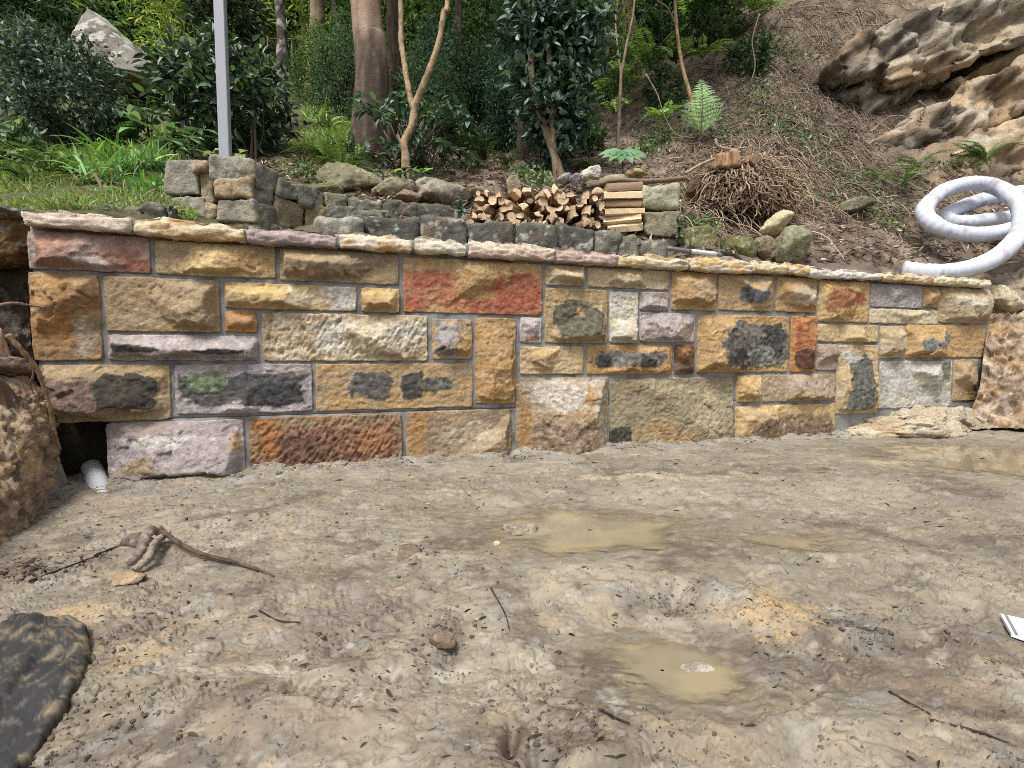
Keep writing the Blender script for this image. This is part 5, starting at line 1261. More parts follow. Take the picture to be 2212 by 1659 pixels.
def shrub(name, label, cat, base, cen, radii, n, L, W, cols, seed, mat, clumps=60, detail=1, stems=9, **kw):
    rs = np.random.RandomState(seed); base = np.asarray(base, float); cen = np.asarray(cen, float)
    t = thing(name, label, cat, base)
    mb = MB(); cc = crown_mb(mb, rs, cen - base, radii, n, L, W, cols, clumps, detail, **kw); mb.build('foliage', mat, t, smooth=False)
    for k in range(stems):
        e = cc[rs.randint(len(cc))]; mid = e * .5 + rs.normal(0, .04, 3); q = smooth_path([np.array([rs.normal(0, .03), rs.normal(0, .03), -.05]), mid, e], 12)
        V, F = tube(q, np.linspace(.014, .004, 12), 6); obj('stem', make_mesh('stem', V, F, C(104, 90, 74)), M_bark, t)
    return t

GDK = [C(50, 74, 52), C(40, 62, 48), C(66, 88, 62), C(56, 84, 66)]
GMD = [C(78, 108, 54), C(62, 92, 46), C(96, 122, 62), C(54, 80, 48)]
GYL = [C(122, 140, 58), C(98, 122, 50), C(140, 152, 78), C(80, 104, 46)]
GBL = [C(60, 92, 78), C(48, 78, 68), C(84, 114, 98), C(52, 84, 60)]
def hb(fx, y): x = (fx - 1106) / FPX * y; return np.array([x, y, hz(x, y)])

shrub('small_leaved_shrub', 'rounded dark small leaved shrub left of the pointed boulder', 'shrub', hb(165, 4.3), P(140, 205, 4.3), (.47, .42, .44), 4600, .058, .032, [C(80, 104, 88), C(62, 86, 72), C(104, 128, 112), C(50, 72, 60)], 901, M_gloss, 90, 0)
shrub('camellia_shrub', 'dense glossy dark green shrub behind the grey post', 'shrub', hb(555, 4.1), P(480, 205, 4.2), (.50, .42, .44), 3200, .085, .042, [C(52, 84, 60), C(40, 68, 50), C(72, 104, 76), C(34, 58, 44), C(96, 122, 66)], 902, M_gloss, 80, 1)
shrub('camellia_shrub', 'darker upright shrub behind the glossy shrub by the post', 'shrub', hb(500, 5.2), P(490, 60, 5.2), (.28, .4, .5), 2200, .09, .042, [C(44, 66, 44), C(36, 56, 40), C(66, 88, 50)], 903, M_gloss, 60, 0)
shrub('herb_clump', 'pale green broad leaved clump at the left edge', 'plant', hb(10, 3.5), P(10, 312, 3.45), (.18, .18, .17), 420, .075, .045, [C(98, 128, 96), C(74, 106, 78), C(120, 148, 112)], 904, M_leaf, 30, 1, 5)
shrub('feathery_shrub', 'wispy grey green shrub standing behind the small leaved shrub', 'shrub', hb(40, 5.2), P(40, 110, 5.2), (.32, .3, .32), 1800, .08, .008, [C(92, 120, 104), C(70, 98, 84)], 905, M_leaf, 40, 0, 7)

# camellia tree with two stems
t7 = thing('camellia_tree', 'slim two stemmed tree clothed in dark glossy leaves behind the firewood', 'tree', hb(1212, 4.0)); b7 = np.array(t7.location)
for pts, r in [([(1216, 392), (1196, 330), (1172, 262), (1152, 190), (1148, 100), (1160, -40)], (.036, .022)), ([(1204, 392), (1196, 320), (1192, 250), (1188, 160), (1184, 60), (1186, -40)], (.030, .018)), ([(1190, 300), (1196, 260), (1206, 200), (1210, 120)], (.016, .008))]:
    q = smooth_path([P(a, b, 4.0) for a, b in pts], 30); V, F = tube(q, np.linspace(r[0], r[1], 30), 12, True, .004, 4)
    obj('trunk', make_mesh('trunk', V - b7, F, mixc(np.tile(C(156, 130, 96), (len(V), 1)), C(196, 180, 150), sstep(.1, .5, fbm3(V * 18, 3, 7)))), M_bark, t7)
rs = np.random.RandomState(906); mb = MB()
for (fx, fy, rx, ry, n) in [(1195, 150, 85, 90, 1500), (1200, 250, 70, 70, 1100), (1160, 40, 80, 90, 900), (1240, 40, 70, 80, 800), (1228, 300, 30, 30, 160)]:
    crown_mb(mb, rs, P(fx, fy, 4.1) - b7, (px(rx, 4.1), .30, px(ry, 4.1)), n, .085, .045, [C(56, 90, 70), C(44, 74, 60), C(80, 114, 92), C(38, 62, 50)], 34, 1, .2, .22)
mb.build('crown', M_gloss, t7, smooth=False)

# shrub with arching sprays round the forked sapling
t = thing('spray_shrub', 'blue green shrub with arching leafy sprays at the forked tree', 'shrub', hb(890, 4.0)); b0 = np.array(t.location); rs = np.random.RandomState(907); mb = MB()
for k in range(46):
    e = P(rs.uniform(775, 1035), rs.uniform(205, 345), rs.uniform(3.75, 4.5)); s0 = P(rs.uniform(850, 935), 365, 4.1)
    q = smooth_path([s0, (s0 * .45 + e * .55) + np.array([0, 0, rs.uniform(.03, .14)]), e, e + np.array([(e - s0)[0] * .15, -.03, -.05])], 16)
    V, F = tube(q, np.linspace(.006, .002, 16), 5, False); mb.add(V - b0, F, C(110, 104, 70))
    m = rs.randint(12, 18); tt_ = np.linspace(.35, 1, m); idx = (tt_ * 15).astype(int); pos = q[idx]; tg = unit(np.gradient(q, axis=0))[idx]
    sd_ = np.cross(tg, [0, 0, 1]) * np.where(np.arange(m) % 2, 1, -1)[:, None]
    leaves(mb, pos - b0, tg * .5 + sd_ * .9 + rs.normal(0, .15, (m, 3)), np.array([0, -.25, 1]) + rs.normal(0, .25, (m, 3)), .10 * rs.uniform(.7, 1.2, m), .046, rcol(rs, m, [C(72, 108, 88), C(56, 90, 74), C(98, 132, 108), C(60, 88, 56)]), 1)
mb.build('foliage', M_gloss, t, smooth=False)

# ginger like plants with big leaves: each leaf a part
def big_leaf_plant(label, base, stems, L, W, cols, seed, name='ginger_plant'):
    rs = np.random.RandomState(seed); t = thing(name, label, 'plant', base); b0 = np.asarray(base, float)
    for (fx, fy, y, m) in stems:
        e = P(fx, fy, y) - b0; q = smooth_path([np.array([e[0] * .6, e[1] * .7, 0.0]), e * .6 + [0, 0, .03], e], 10); V, F = tube(q, np.linspace(.010, .004, 10), 6); obj('stem', make_mesh('stem', V, F, cols[0] * .8), M_leaf, t)
        for k in range(m):
            p0 = q[int(9 - k * .8) if k < 9 else 3]; a = rs.uniform(0, 6.28); mb = MB()
            leaves(mb, [p0], [(math.cos(a), math.sin(a) * .8 - .25, rs.uniform(-.25, .5))], [(rs.normal(0, .2), -.35, 1)], L * rs.uniform(.7, 1.15), W * rs.uniform(.8, 1.2), rcol(rs, 1, cols, .2), 1, .2, .35); mb.build('leaf', M_leaf, t, smooth=False)
    return t
GG = [C(84, 124, 72), C(104, 142, 98), C(66, 104, 64), C(122, 158, 120)]
big_leaf_plant('ginger like plant with long pale leaves below the pointed boulder', hb(320, 4.5), [(290, 235, 4.5, 8), (330, 185, 4.7, 8), (350, 220, 4.5, 8), (300, 270, 4.3, 7), (255, 225, 4.6, 7)], .34, .085, GG, 908)
big_leaf_plant('ginger like plant with broad hanging leaves at the foot of the glossy shrub', hb(400, 3.7), [(370, 285, 3.8, 8), (410, 300, 3.7, 8), (435, 280, 3.9, 7), (345, 290, 3.8, 7)], .28, .075, GG, 909)
big_leaf_plant('small yellow green climber leaves at the foot of the grey post', hb(500, 3.05), [(462, 325, 2.95, 6), (520, 330, 2.95, 6)], .07, .055, [C(168, 190, 110), C(140, 170, 110)], 910, 'climbing_plant')
big_leaf_plant('pale ivy leaves round the foot of the forked tree', hb(890, 3.6), [(850, 375, 3.6, 6), (870, 368, 3.6, 5), (910, 372, 3.6, 6), (935, 366, 3.62, 5), (690, 360, 3.5, 5), (785, 368, 3.55, 4)], .075, .06, [C(112, 152, 122), C(90, 130, 104), C(150, 186, 96)], 911, 'ivy')
big_leaf_plant('little blue green seedling left of the firewood', hb(993, 3.05), [(990, 448, 3.02, 6), (995, 430, 3.02, 5)], .065, .035, [C(104, 150, 140), C(84, 128, 118)], 912, 'seedling')
big_leaf_plant('small trailing plant hanging on the stone pier', hb(1465, 3.1), [(1462, 470, 3.08, 7), (1470, 490, 3.06, 7), (1466, 510, 3.05, 6)], .035, .026, [C(96, 132, 92), C(78, 112, 74)], 913, 'trailing_plant')

# palmate leaf
t = thing('palmate_plant', 'single large seven lobed green leaf on a low stalk', 'plant', hb(1345, 4.0)); b0 = np.array(t.location); c0 = P(1345, 325, 3.9)
V, F = tube(smooth_path([b0, (b0 + c0) / 2 + [0, .05, 0], c0], 8), .006, 6); obj('stalk', make_mesh('stalk', V - b0, F, C(110, 140, 90)), M_leaf, t)
mb = MB(); a = np.linspace(-1.45, 1.45, 8); leaves(mb, np.tile(c0 - b0, (8, 1)), np.stack([np.sin(a), -.6 * np.cos(a), -.55 * np.cos(a) - .05], 1), np.tile([0, -.75, .7], (8, 1)), .21, .085, rcol(np.random.RandomState(3), 8, [C(92, 140, 92)], .12), 1, .15, .1)
mb.build('leaf', M_leaf, t, smooth=False)

# ferns
def frond_mesh(seed, L=.5, pairs=22, pl=.07, pw=.018, arch=.5, cols=GMD, bip=False):
    rs = np.random.RandomState(seed); mb = MB(); tq = np.linspace(0, 1, 18)
    q = np.stack([np.zeros(18), L * tq * (1 - .12 * arch * tq), L * arch * (tq * .9 - 1.25 * tq ** 2)], 1)
    V, F = tube(q, np.linspace(.0045, .0012, 18) * (L / .5), 4, False, up=(1, 0, 0)); mb.add(V, F, C(120, 120, 60))
    tt_ = np.linspace(.10, .985, pairs); ix = tt_ * 17; k = ix.astype(int).clip(0, 16); f = (ix - k)[:, None]; pos = q[k] * (1 - f) + q[k + 1] * f; tg = unit(np.gradient(q, axis=0))[k]; nr = np.cross([1, 0, 0], tg)
    env = np.minimum((1.03 - tt_) ** .9 * 1.05, .45 + tt_ * 2.2) if bip else np.minimum(1, (1.02 - tt_) * 3.2) * np.minimum(1, .55 + tt_ * 2)
    for sgn in (-1, 1):
        d = np.array([sgn, 0, 0]) * .92 + tg * .38 - nr * .12 + rs.normal(0, .05, (pairs, 3))
        if not bip: leaves(mb, pos, d, nr + rs.normal(0, .12, (pairs, 3)), pl * env, pw, rcol(rs, pairs, cols, .18), 0, .1, .12)
        else:
            for i in range(pairs):
                m = 15; u = np.linspace(.04, .97, m); di = unit(d[i]); pp_ = pos[i] + di * (pl * env[i] * u)[:, None] - nr[i] * (pl * env[i] * .15 * u ** 2)[:, None]; sv = np.cross(di, nr[i])
                for s2 in (-1, 1): leaves(mb, pp_, sv * s2 * .9 + di * .45, np.tile(nr[i], (m, 1)), pl * env[i] * .24 * (1.05 - u), pw, rcol(rs, m, cols, .12), 0, .05, .05)
    me = make_mesh('frond', np.concatenate(mb.V), np.concatenate(mb.F), np.concatenate(mb.C), False); me.materials.append(M_leaf); return me
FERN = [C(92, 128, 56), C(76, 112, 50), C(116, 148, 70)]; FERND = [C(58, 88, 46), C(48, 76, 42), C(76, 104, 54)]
SW = [frond_mesh(920 + i, .5, 26, .06, .018, a, FERN) for i, a in enumerate((.35, .7, 1.0))]; SWD = [frond_mesh(925 + i, .5, 26, .06, .018, a, FERND) for i, a in enumerate((.35, .7, 1.0))]
SWL = [frond_mesh(935 + i, .5, 21, .085, .024, a, [C(150, 190, 98), C(124, 166, 80), C(170, 206, 116)]) for i, a in enumerate((.5, .8, 1.1))]
TF = frond_mesh(930, .95, 17, .34, .011, .45, [C(130, 176, 96), C(150, 194, 116), C(112, 158, 86)], True)
def fern(label, base, n, size, seed, ms=SW, up=(.2, .9), yaw=(0, 6.28), group=None, name='fern'):
    rs = np.random.RandomState(seed); t = thing(name, label, 'fern', base, group)
    for k in range(n):
        o = obj('frond', ms[rs.randint(len(ms))], None, t); s = size / .5 * rs.uniform(.7, 1.15)
        o.scale = (s, s, s); o.rotation_euler = (rs.uniform(*up), rs.normal(0, .15), rs.uniform(*yaw) - math.pi / 2)
    return t
PI = math.pi
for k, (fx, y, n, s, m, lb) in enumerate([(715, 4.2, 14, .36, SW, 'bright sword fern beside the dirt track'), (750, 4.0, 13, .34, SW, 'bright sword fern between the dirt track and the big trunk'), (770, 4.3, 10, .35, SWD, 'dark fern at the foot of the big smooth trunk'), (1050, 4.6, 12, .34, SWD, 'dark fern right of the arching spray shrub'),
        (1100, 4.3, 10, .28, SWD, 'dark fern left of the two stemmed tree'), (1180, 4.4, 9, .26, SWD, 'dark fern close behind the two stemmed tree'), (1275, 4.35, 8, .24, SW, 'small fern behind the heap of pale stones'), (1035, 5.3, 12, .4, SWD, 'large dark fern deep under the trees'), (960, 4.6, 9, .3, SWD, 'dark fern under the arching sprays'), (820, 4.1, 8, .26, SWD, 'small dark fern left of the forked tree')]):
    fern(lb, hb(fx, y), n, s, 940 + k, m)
for k, (fx, fy, y, n, s, lb) in enumerate([(1540, 30, 5.6, 12, .75, 'hanging fern at the top of the rooty bank'), (1490, 90, 5.5, 10, .70, 'hanging fern left of the big pale frond'), (1600, -20, 5.8, 10, .7, 'hanging fern beside the bare roots'), (1450, 20, 5.8, 10, .65, 'hanging fern above the leaning sapling'), (1290, 175, 5.2, 9, .60, 'hanging fern over the dark hollow right of the two stemmed tree'),
        (1400, 190, 5.3, 8, .5, 'hanging fern above the pale curved stem'), (1255, 265, 4.7, 7, .40, 'yellowing fern low in the dark hollow'), (1330, 230, 4.8, 7, .42, 'fern drooping beside the thin sapling'), (1360, 50, 6.2, 9, .6, 'fern below the far brown trunk')]):
    fern(lb, hit_hill(fx, fy) + np.array([0, -.1, .15]), n + 3, s * 1.25, 960 + k, SWL, (.1, .8), (PI * 1.1, PI * 1.9))
for k, (fx, fy, n, s, lb) in enumerate([(1580, 120, 9, .5, 'fern hanging above the big pale frond'), (1610, 60, 9, .55, 'fern at the edge of the bare roots'), (1420, 110, 9, .55, 'fern left of the leaning sapling'), (1380, 110, 9, .55, 'fern behind the thin sapling fork'), (1560, 60, 9, .6, 'fern below the top of the rooty bank'), (1510, 160, 8, .45, 'fern close to the leaning sapling stem'),
        (1455, 170, 9, .5, 'fern right of the pale curved stem'), (1320, 280, 8, .36, 'low fern beside the seven lobed leaf'), (1270, 300, 8, .34, 'low fern beside the two stemmed tree'), (1430, 300, 7, .3, 'small fern at the foot of the rooty bank'), (1650, -10, 9, .6, 'topmost fern over the bare roots'), (1500, 20, 10, .7, 'large fern high above the leaning sapling'), (1300, 90, 10, .6, 'large fern on the dark slope under the far brown trunk'), (1350, 160, 9, .5, 'fern hanging behind the thin sapling stem')]):
    fern(lb, hit_hill(fx, fy) + np.array([0, -.1, .12]), n, s, 1400 + k, SWL if k % 2 else SWD, (.0, .7), (PI * 1.05, PI * 1.95))
for k, (fx, fy, r, lb) in enumerate([(1300, 190, .32, 'leafy dark bush filling the hollow behind the thin sapling'), (1410, 60, .40, 'leafy bush on the bank above the thin sapling'), (1540, 90, .30, 'leafy bush among the hanging ferns'), (1250, 330, .20, 'small bush at the foot of the two stemmed tree'), (1610, 160, .22, 'small leafy bush beside the bare roots'), (1440, 230, .22, 'straggling bush beside the pale curved stem')]):
    q = hit_hill(fx, fy); shrub('bank_bush', lb, 'shrub', q, q + np.array([0, -.05, r * .8]), (r * 1.1, r, r), int(900 * (r / .3)), .085, .035, [C(70, 100, 60), C(54, 84, 50), C(92, 122, 72)], 1420 + k, M_leaf, 30, 0, 5)
t = thing('tree_fern', 'large pale green lacy frond on the rooty bank', 'fern', P(1515, 292, 4.75))
for k, (rx, rz, s) in enumerate([(1.2, -.30, .78), (.8, 1.0, .5), (.7, -1.2, .45)]):
    o = obj('frond', TF, None, t); o.scale = (s,) * 3; o.rotation_euler = (rx + .2, 0, rz); 
for k, (fx, fy, y, n, s, lb) in enumerate([(1950, 400, 4.3, 9, .34, 'green fern left of the white pipe coil'), (1985, 360, 4.5, 8, .30, 'fern below the brown rock shelf'), (2130, 350, 4.5, 12, .36, 'green fern right behind the white pipe coil'), (1900, 385, 4.5, 7, .26, 'small fern on the litter slope'), (1000, 340, 4.5, 6, .2, 'tiny fern under the arching sprays'), (110, 372, 3.1, 16, .34, 'drooping silvery fern clump on the grass bank'), (60, 405, 2.9, 12, .26, 'low drooping fern at the edge of the grass bank')]):
    fern(lb, P(fx, fy, y), n, s, 980 + k, SW)

# strap leaved clumps and grass
def blades(mb, rs, base, d, L, w, col, droop, n=6):
    m = len(base); t_ = np.linspace(0, 1, n + 1); d = unit(d); sd_ = unit(np.cross(d, rs.normal(size=(m, 3))))
    P_ = base[:, None] + d[:, None] * (L[:, None] * t_[None])[..., None] + np.array([0, 0, -1.0]) * (L * droop)[:, None, None] * (t_ ** 2.2)[None, :, None] + (d * [1, 1, 0])[:, None] * (L * droop * .35)[:, None, None] * (t_ ** 2)[None, :, None]
    wv = w[:, None] * np.minimum(1, (1.0 - t_) * 2.2 + .04)[None] * np.minimum(1, .55 + t_ * 2)[None]
    A = P_ - sd_[:, None] * wv[..., None] / 2; B = P_ + sd_[:, None] * wv[..., None] / 2
    V = np.stack([A, B], 2).reshape(-1, 3); i = np.arange(n); f = np.stack([2 * i, 2 * i + 1, 2 * i + 3, 2 * i + 2], 1)
    F = (f[None] + (np.arange(m) * 2 * (n + 1))[:, None, None]).reshape(-1, 4); mb.add(V, F, np.repeat(col, 2 * (n + 1), 0))
def strap_clump(label, base, n, L, w, cols, seed, spread=.05, dead=.12):
    rs = np.random.RandomState(seed); t = thing('strap_leaf_plant', label, 'plant', base); mb = MB(); a = rs.uniform(0, 6.28, n); el = rs.uniform(.7, 1.5, n)
    b_ = np.stack([rs.normal(0, spread, n), rs.normal(0, spread, n), np.zeros(n)], 1); d = np.stack([np.cos(a) * np.cos(el), np.sin(a) * np.cos(el), np.sin(el)], 1)
    c = rcol(rs, n, cols, .2); dm = rs.rand(n) < dead; c[dm] = C(176, 150, 110) * rs.uniform(.6, 1.1, (dm.sum(), 1))
    dr = rs.uniform(.2, .9, n); dr[dm] = 1.3; d[dm, 2] *= .4
    blades(mb, rs, b_, d, L * rs.uniform(.6, 1.15, n), np.full(n, w), c, dr); mb.build('leaves', M_leaf, t, smooth=False); return t
LB = [C(96, 150, 52), C(80, 130, 44), C(126, 172, 70)]
for k, (fx, fy, y, n, L, lb) in enumerate([(215, 400, 3.0, 90, .36, 'bright strap leaved clump in the middle of the grass bank'), (160, 375, 3.2, 70, .34, 'tall strap leaved clump by the small leaved shrub'), (275, 385, 3.2, 90, .36, 'bright strap leaved clump left of the old wall'), (325, 370, 3.3, 80, .34, 'strap leaved clump touching the ginger leaves'), (245, 350, 3.5, 70, .34, 'strap leaved clump behind the bright clumps'), (340, 415, 2.9, 50, .20, 'low strap leaved tuft against the old stone wall'), (290, 425, 2.8, 50, .18, 'low strap leaved tuft above the dead leaves'), (60, 395, 3.1, 50, .22, 'low strap leaved tuft at the left of the grass bank'), (725, 320, 4.6, 60, .34, 'strap leaved tuft beside the dirt track'), (700, 270, 5.5, 60, .36, 'yellow green tuft at the head of the dirt track')]):
    strap_clump(lb, P(fx, fy, y), n, L, .016, LB if fx < 600 else [C(104, 140, 52), C(124, 158, 66)], 1000 + k)
rs = np.random.RandomState(1020); mb = MB()
def grass(n, fxr, yr, L, w, cols, keep=None):
    fx = rs.uniform(*fxr, n); y = yr[0] * (yr[1] / yr[0]) ** rs.rand(n); x = (fx - 1106) / FPX * y; z = hill(x, y)
    k = noise2(x * 1.3, y * 1.3, 3) > -.25 if keep is None else keep(x, y)
    x, y, z = x[k], y[k], z[k]; m = len(x); a = rs.uniform(0, 6.28, m); el = rs.uniform(.6, 1.5, m)
    blades(mb, rs, np.stack([x, y, z - .01], 1), np.stack([np.cos(a) * np.cos(el), np.sin(a) * np.cos(el), np.sin(el)], 1), L * rs.uniform(.5, 1.3, m), np.full(m, w), rcol(rs, m, cols, .25), rs.uniform(.2, .7, m), 2)
grass(22000, (-250, 440), (2.15, 4.4), .10, .006, [C(112, 144, 62), C(92, 124, 52), C(140, 164, 84), C(150, 140, 90)])
grass(8000, (-300, 570), (4.2, 10), .17, .010, [C(116, 150, 58), C(98, 132, 50), C(150, 172, 76)])
grass(3000, (670, 790), (4.4, 9), .2, .012, [C(110, 146, 50), C(134, 164, 62)])
tag(mb.build('grass', M_leaf, None, smooth=False), kind='stuff')

# leaf litter and dead leaves
rs = np.random.RandomState(1030); mb = MB(); n = 22000
fx = rs.uniform(560, 2350, n); y = 2.9 * (6.4 / 2.9) ** rs.rand(n); x = (fx - 1106) / FPX * y; z = hill(x, y); k = (y > wall_y(x) + .35)
x, y, z = x[k], y[k], z[k]; n = len(x)
z += .035 * fbm2(x * 3.5, y * 3.5, 4, 101) * np.clip(y / 4, .4, 2.5)
leaves(mb, np.stack([x, y, z + .004], 1), rs.normal(0, 1, (n, 3)) * [1, 1, .25], np.array([0, -.2, 1]) + rs.normal(0, .4, (n, 3)), rs.uniform(.02, .10, n), rs.uniform(.008, .026, n), rcol(rs, n, [C(150, 122, 96), C(120, 96, 78), C(182, 160, 134), C(96, 78, 66), C(140, 136, 120)], .2), 0, .2, .1)
tag(mb.build('leaf_litter', M_dry, None, smooth=False), kind='stuff')
# low green weeds creeping over the bank
mb = MB()
for (fx, fy, n, r) in [(1660, 270, 130, 30), (1720, 300, 150, 35), (1640, 200, 90, 25), (1850, 410, 120, 35), (1560, 300, 80, 20), (1420, 250, 150, 40), (1480, 230, 120, 30), (1400, 330, 90, 20), (2060, 350, 120, 25), (1140, 385, 120, 22), (1170, 400, 90, 16), (1760, 440, 60, 25), (1500, 500, 90, 14), (1530, 495, 60, 12), (1905, 490, 60, 20), (1000, 370, 80, 20), (1440, 300, 100, 30), (1870, 180, 40, 20), (1690, 120, 80, 30), (1620, 100, 80, 20), (660, 378, 110, 25)]:
    q = hit_hill(fx, fy); s = px(r, q[1]); m = n
    xx = q[0] + rs.normal(0, s, m); yy = q[1] + rs.normal(0, s, m); zz = hill(xx, yy) + rs.uniform(.01, .09, m)
    leaves(mb, np.stack([xx, yy, zz], 1), rs.normal(0, 1, (m, 3)), np.array([0, -.5, 1]) + rs.normal(0, .4, (m, 3)), rs.uniform(.03, .06, m) * q[1] / 4.5, .03 * q[1] / 4.5, rcol(rs, m, [C(92, 124, 78), C(74, 106, 66), C(120, 150, 92)], .2), 0)
tag(mb.build('creeping_weeds', M_leaf, None, smooth=False), kind='stuff')
# dry roots and vines over the bank
mb = MB(); rs = np.random.RandomState(1040); n = 0
while n < 4300:
    fx = rs.uniform(1480, 2080); y = rs.uniform(4.0, 7.4); x = (fx - 1106) / FPX * y
    wt = math.exp(-((fx - 1680) / 190) ** 2) + .25
    if rs.rand() > wt: continue
    L = rs.uniform(.12, .6); m = 7; d = np.array([rs.normal(0, .5) - .25, -1.0]); d /= np.linalg.norm(d); pts = []
    cx, cy = x, y
    for i in range(m):
        pts.append((cx, cy)); d = d + rs.normal(0, .35, 2); d /= np.linalg.norm(d); cx += d[0] * L / m; cy += d[1] * L / m * .75
    pts = np.array(pts); lift = rs.uniform(.0, .06) * np.sin(np.linspace(0, np.pi, m)) + .012 + rs.uniform(0, .02)
    q = np.stack([pts[:, 0], pts[:, 1], hill(pts[:, 0], pts[:, 1]) + lift], 1)
    r0 = rs.uniform(.0018, .0055) if rs.rand() > .07 else rs.uniform(.006, .011)
    V, F = tube(q, np.linspace(r0, r0 * .5, m), 3, False); mb.add(V, F, C(166, 146, 122) * rs.uniform(.35, 1.2)); n += 1
tag(mb.build('dry_roots', M_dry, None), kind='stuff')
for k, (pts, r, y, lb) in enumerate([([(1985, 218), (1998, 232), (1990, 255), (2020, 280), (2050, 300), (2062, 345)], .010, 5.0, 'pale bent root lying across the brown rock shelf'), ([(1880, 285), (1930, 250), (2000, 262), (2080, 245)], .008, 5.0, 'long thin branch lying under the rock shelf'), ([(1395, 160), (1420, 205), (1435, 250), (1460, 290), (1500, 298)], .008, 4.7, 'pale curved stem hanging in front of the dark hollow'), ([(2060, 600), (2120, 570), (2180, 545), (2230, 530)], .008, 3.35, 'thin tan root lying in front of the white pipe'), ([(1640, 30), (1625, 90), (1630, 150), (1600, 230)], .010, 5.7, 'pale vine hanging down the rooty bank'), ([(1690, 40), (1670, 100), (1640, 170)], .009, 5.9, 'second pale vine hanging on the rooty bank'), ([(1850, 20), (1865, 60), (1880, 110)], .012, 5.9, 'old root dangling left of the sandstone overhang')]):
    cable([P(a, b, y + .02 * i) for i, (a, b) in enumerate(pts)], r, r * .5, C(186, 160, 130), 'vine' if 'vine' in lb else 'root', lb, 'vine' if 'vine' in lb else 'root', n=30)

# loose brushwood spread round the stump and up the bank
mb = MB(); rs = np.random.RandomState(1060)
for k in range(1100):
    q = hit_hill(rs.normal(1610, 75), rs.normal(405, 42)); L = rs.uniform(.1, .42); a = rs.normal(-1.2, .9); d = np.array([math.cos(a), math.sin(a)]); m = 6; pts = []; cx, cy = q[0], q[1]
    for i in range(m): pts.append((cx, cy)); d = unit(d + rs.normal(0, .22, 2)); cx += d[0] * L / m; cy += d[1] * L / m
    pts = np.array(pts); lift = .02 + rs.uniform(0, .10) * np.sin(np.linspace(.2, 3.0, m))
    V, F = tube(np.stack([pts[:, 0], pts[:, 1], hill(pts[:, 0], pts[:, 1]) + lift], 1), np.linspace(1, .5, m) * rs.uniform(.002, .007), 4, False); mb.add(V, F, C(196, 168, 138) * rs.uniform(.4, 1.15))
tag(mb.build('brushwood', M_dry, None), kind='stuff')

# ------------------------------------------------------------------ trees
def bark_col(V, a, b, seed, f=10.0, zs=.25):
    c = np.tile(a, (len(V), 1)); return mixc(c, b, sstep(-.1, .4, fbm3(V * np.array([f, f, f * zs]), 4, seed)))
CROWN = []
for i, (cols, L, W, n, mat) in enumerate([([1.8 * q for q in GMD], .13, .055, 6500, M_far), ([1.9 * q for q in GDK], .13, .06, 6500, M_far), ([1.8 * q for q in GYL], .16, .03, 7500, M_far), ([1.5 * q for q in GBL], .15, .06, 5200, M_far), ([C(84, 110, 74), C(66, 92, 62), C(104, 132, 86)], .19, .018, 12000, M_far)]):
    mb = MB(); crown_mb(mb, np.random.RandomState(1100 + i), (0, 0, 0), (1.25, 1.25, 2.0), n, L, W, cols, 150, 0, .25, .11, .2)
    rs = np.random.RandomState(1150 + i)
    for k in range(26):
        e = unit(rs.normal(size=3)) * np.array([1.1, 1.1, 1.7]) * rs.uniform(.5, .95); q = smooth_path([(0, 0, rs.uniform(-1.9, 0)), e * .5 + rs.normal(0, .12, 3), e], 9); V, F = tube(q, np.linspace(.03, .006, 9), 5, False); mb.add(V, F, C(80, 70, 58))
    me = make_mesh('crown', np.concatenate(mb.V), np.concatenate(mb.F), np.concatenate(mb.C), False); me.materials.append(mat); CROWN.append(me)
def add_crown(t, loc, s, rz, k, sz=1.0):
    o = obj('crown', CROWN[k], None, t); o.location = tuple(np.asarray(loc, float) - np.array(t.location)); o.scale = (s, s, s * sz); o.rotation_euler = (0, 0, rz); return o
def tree(label, base, paths, colA, colB, seed, crowns=(), f=10.0, zs=.2, bump=.012, ns=18, name='tree'):
    t = thing(name, label, 'tree', base); b0 = np.asarray(base, float)
    for k, (pts, r0, r1) in enumerate(paths):
        q = smooth_path(pts, 150); V, F = tube(q, np.linspace(r0, r1, 150), ns, True, bump * (r0 / .1), seed + k)
        c = bark_col(V, colA, colB, seed, f, zs) if not callable(colA) else colA(V)
        obj('trunk' if k == 0 else 'limb', make_mesh('trunk', V - b0, F, c), M_bark, t)
    for (loc, s, k) in crowns: add_crown(t, loc, s, seed * 1.3 + s, k)  # crowns above the view, added to shade the wood behind
    return t
PK = C(150, 118, 96)
def gumcol(V):
    zc = P(800, 105, 5.0)[2]; c = bark_col(V, C(172, 136, 112), C(196, 164, 138), 1201, 5, .25); c2 = bark_col(V, C(88, 74, 63), C(126, 106, 90), 1202, 26, .1)
    m = 1 - sstep(-.25, .25, V[:, 2] - zc + .25 * fbm3(V * np.array([9, 9, 2]), 3, 1203)); return c * (1 - m[:, None]) + c2 * m[:, None]
up = lambda fx, fy, y: P(fx, fy, y)
hi = lambda fx, y, z: np.array([(fx - 1106) / FPX * y, y, z])
tree('thick smooth pinkish gum trunk with dark fibrous bark below', hb(800, 5.0), [([hb(800, 5.0) - [0, 0, .1], up(803, 200, 5.0), up(800, 100, 5.0), up(790, 0, 5.0), hi(780, 5.0, 7.0), hi(770, 5.0, 10.0)], .185, .13)], gumcol, None, 1200, [(hi(760, 5.3, 10.5), 1.3, 0)], bump=.006, ns=36)
tree('dark stringy trunk close behind the thick gum trunk', hb(848, 5.5), [([hb(848, 5.5) - [0, 0, .1], up(850, 150, 5.5), up(848, 0, 5.5), hi(850, 5.5, 9)], .085, .06)], C(104, 84, 70), C(140, 116, 96), 1210, [(hi(860, 6, 10.5), 1.1, 1)], 30, .08)
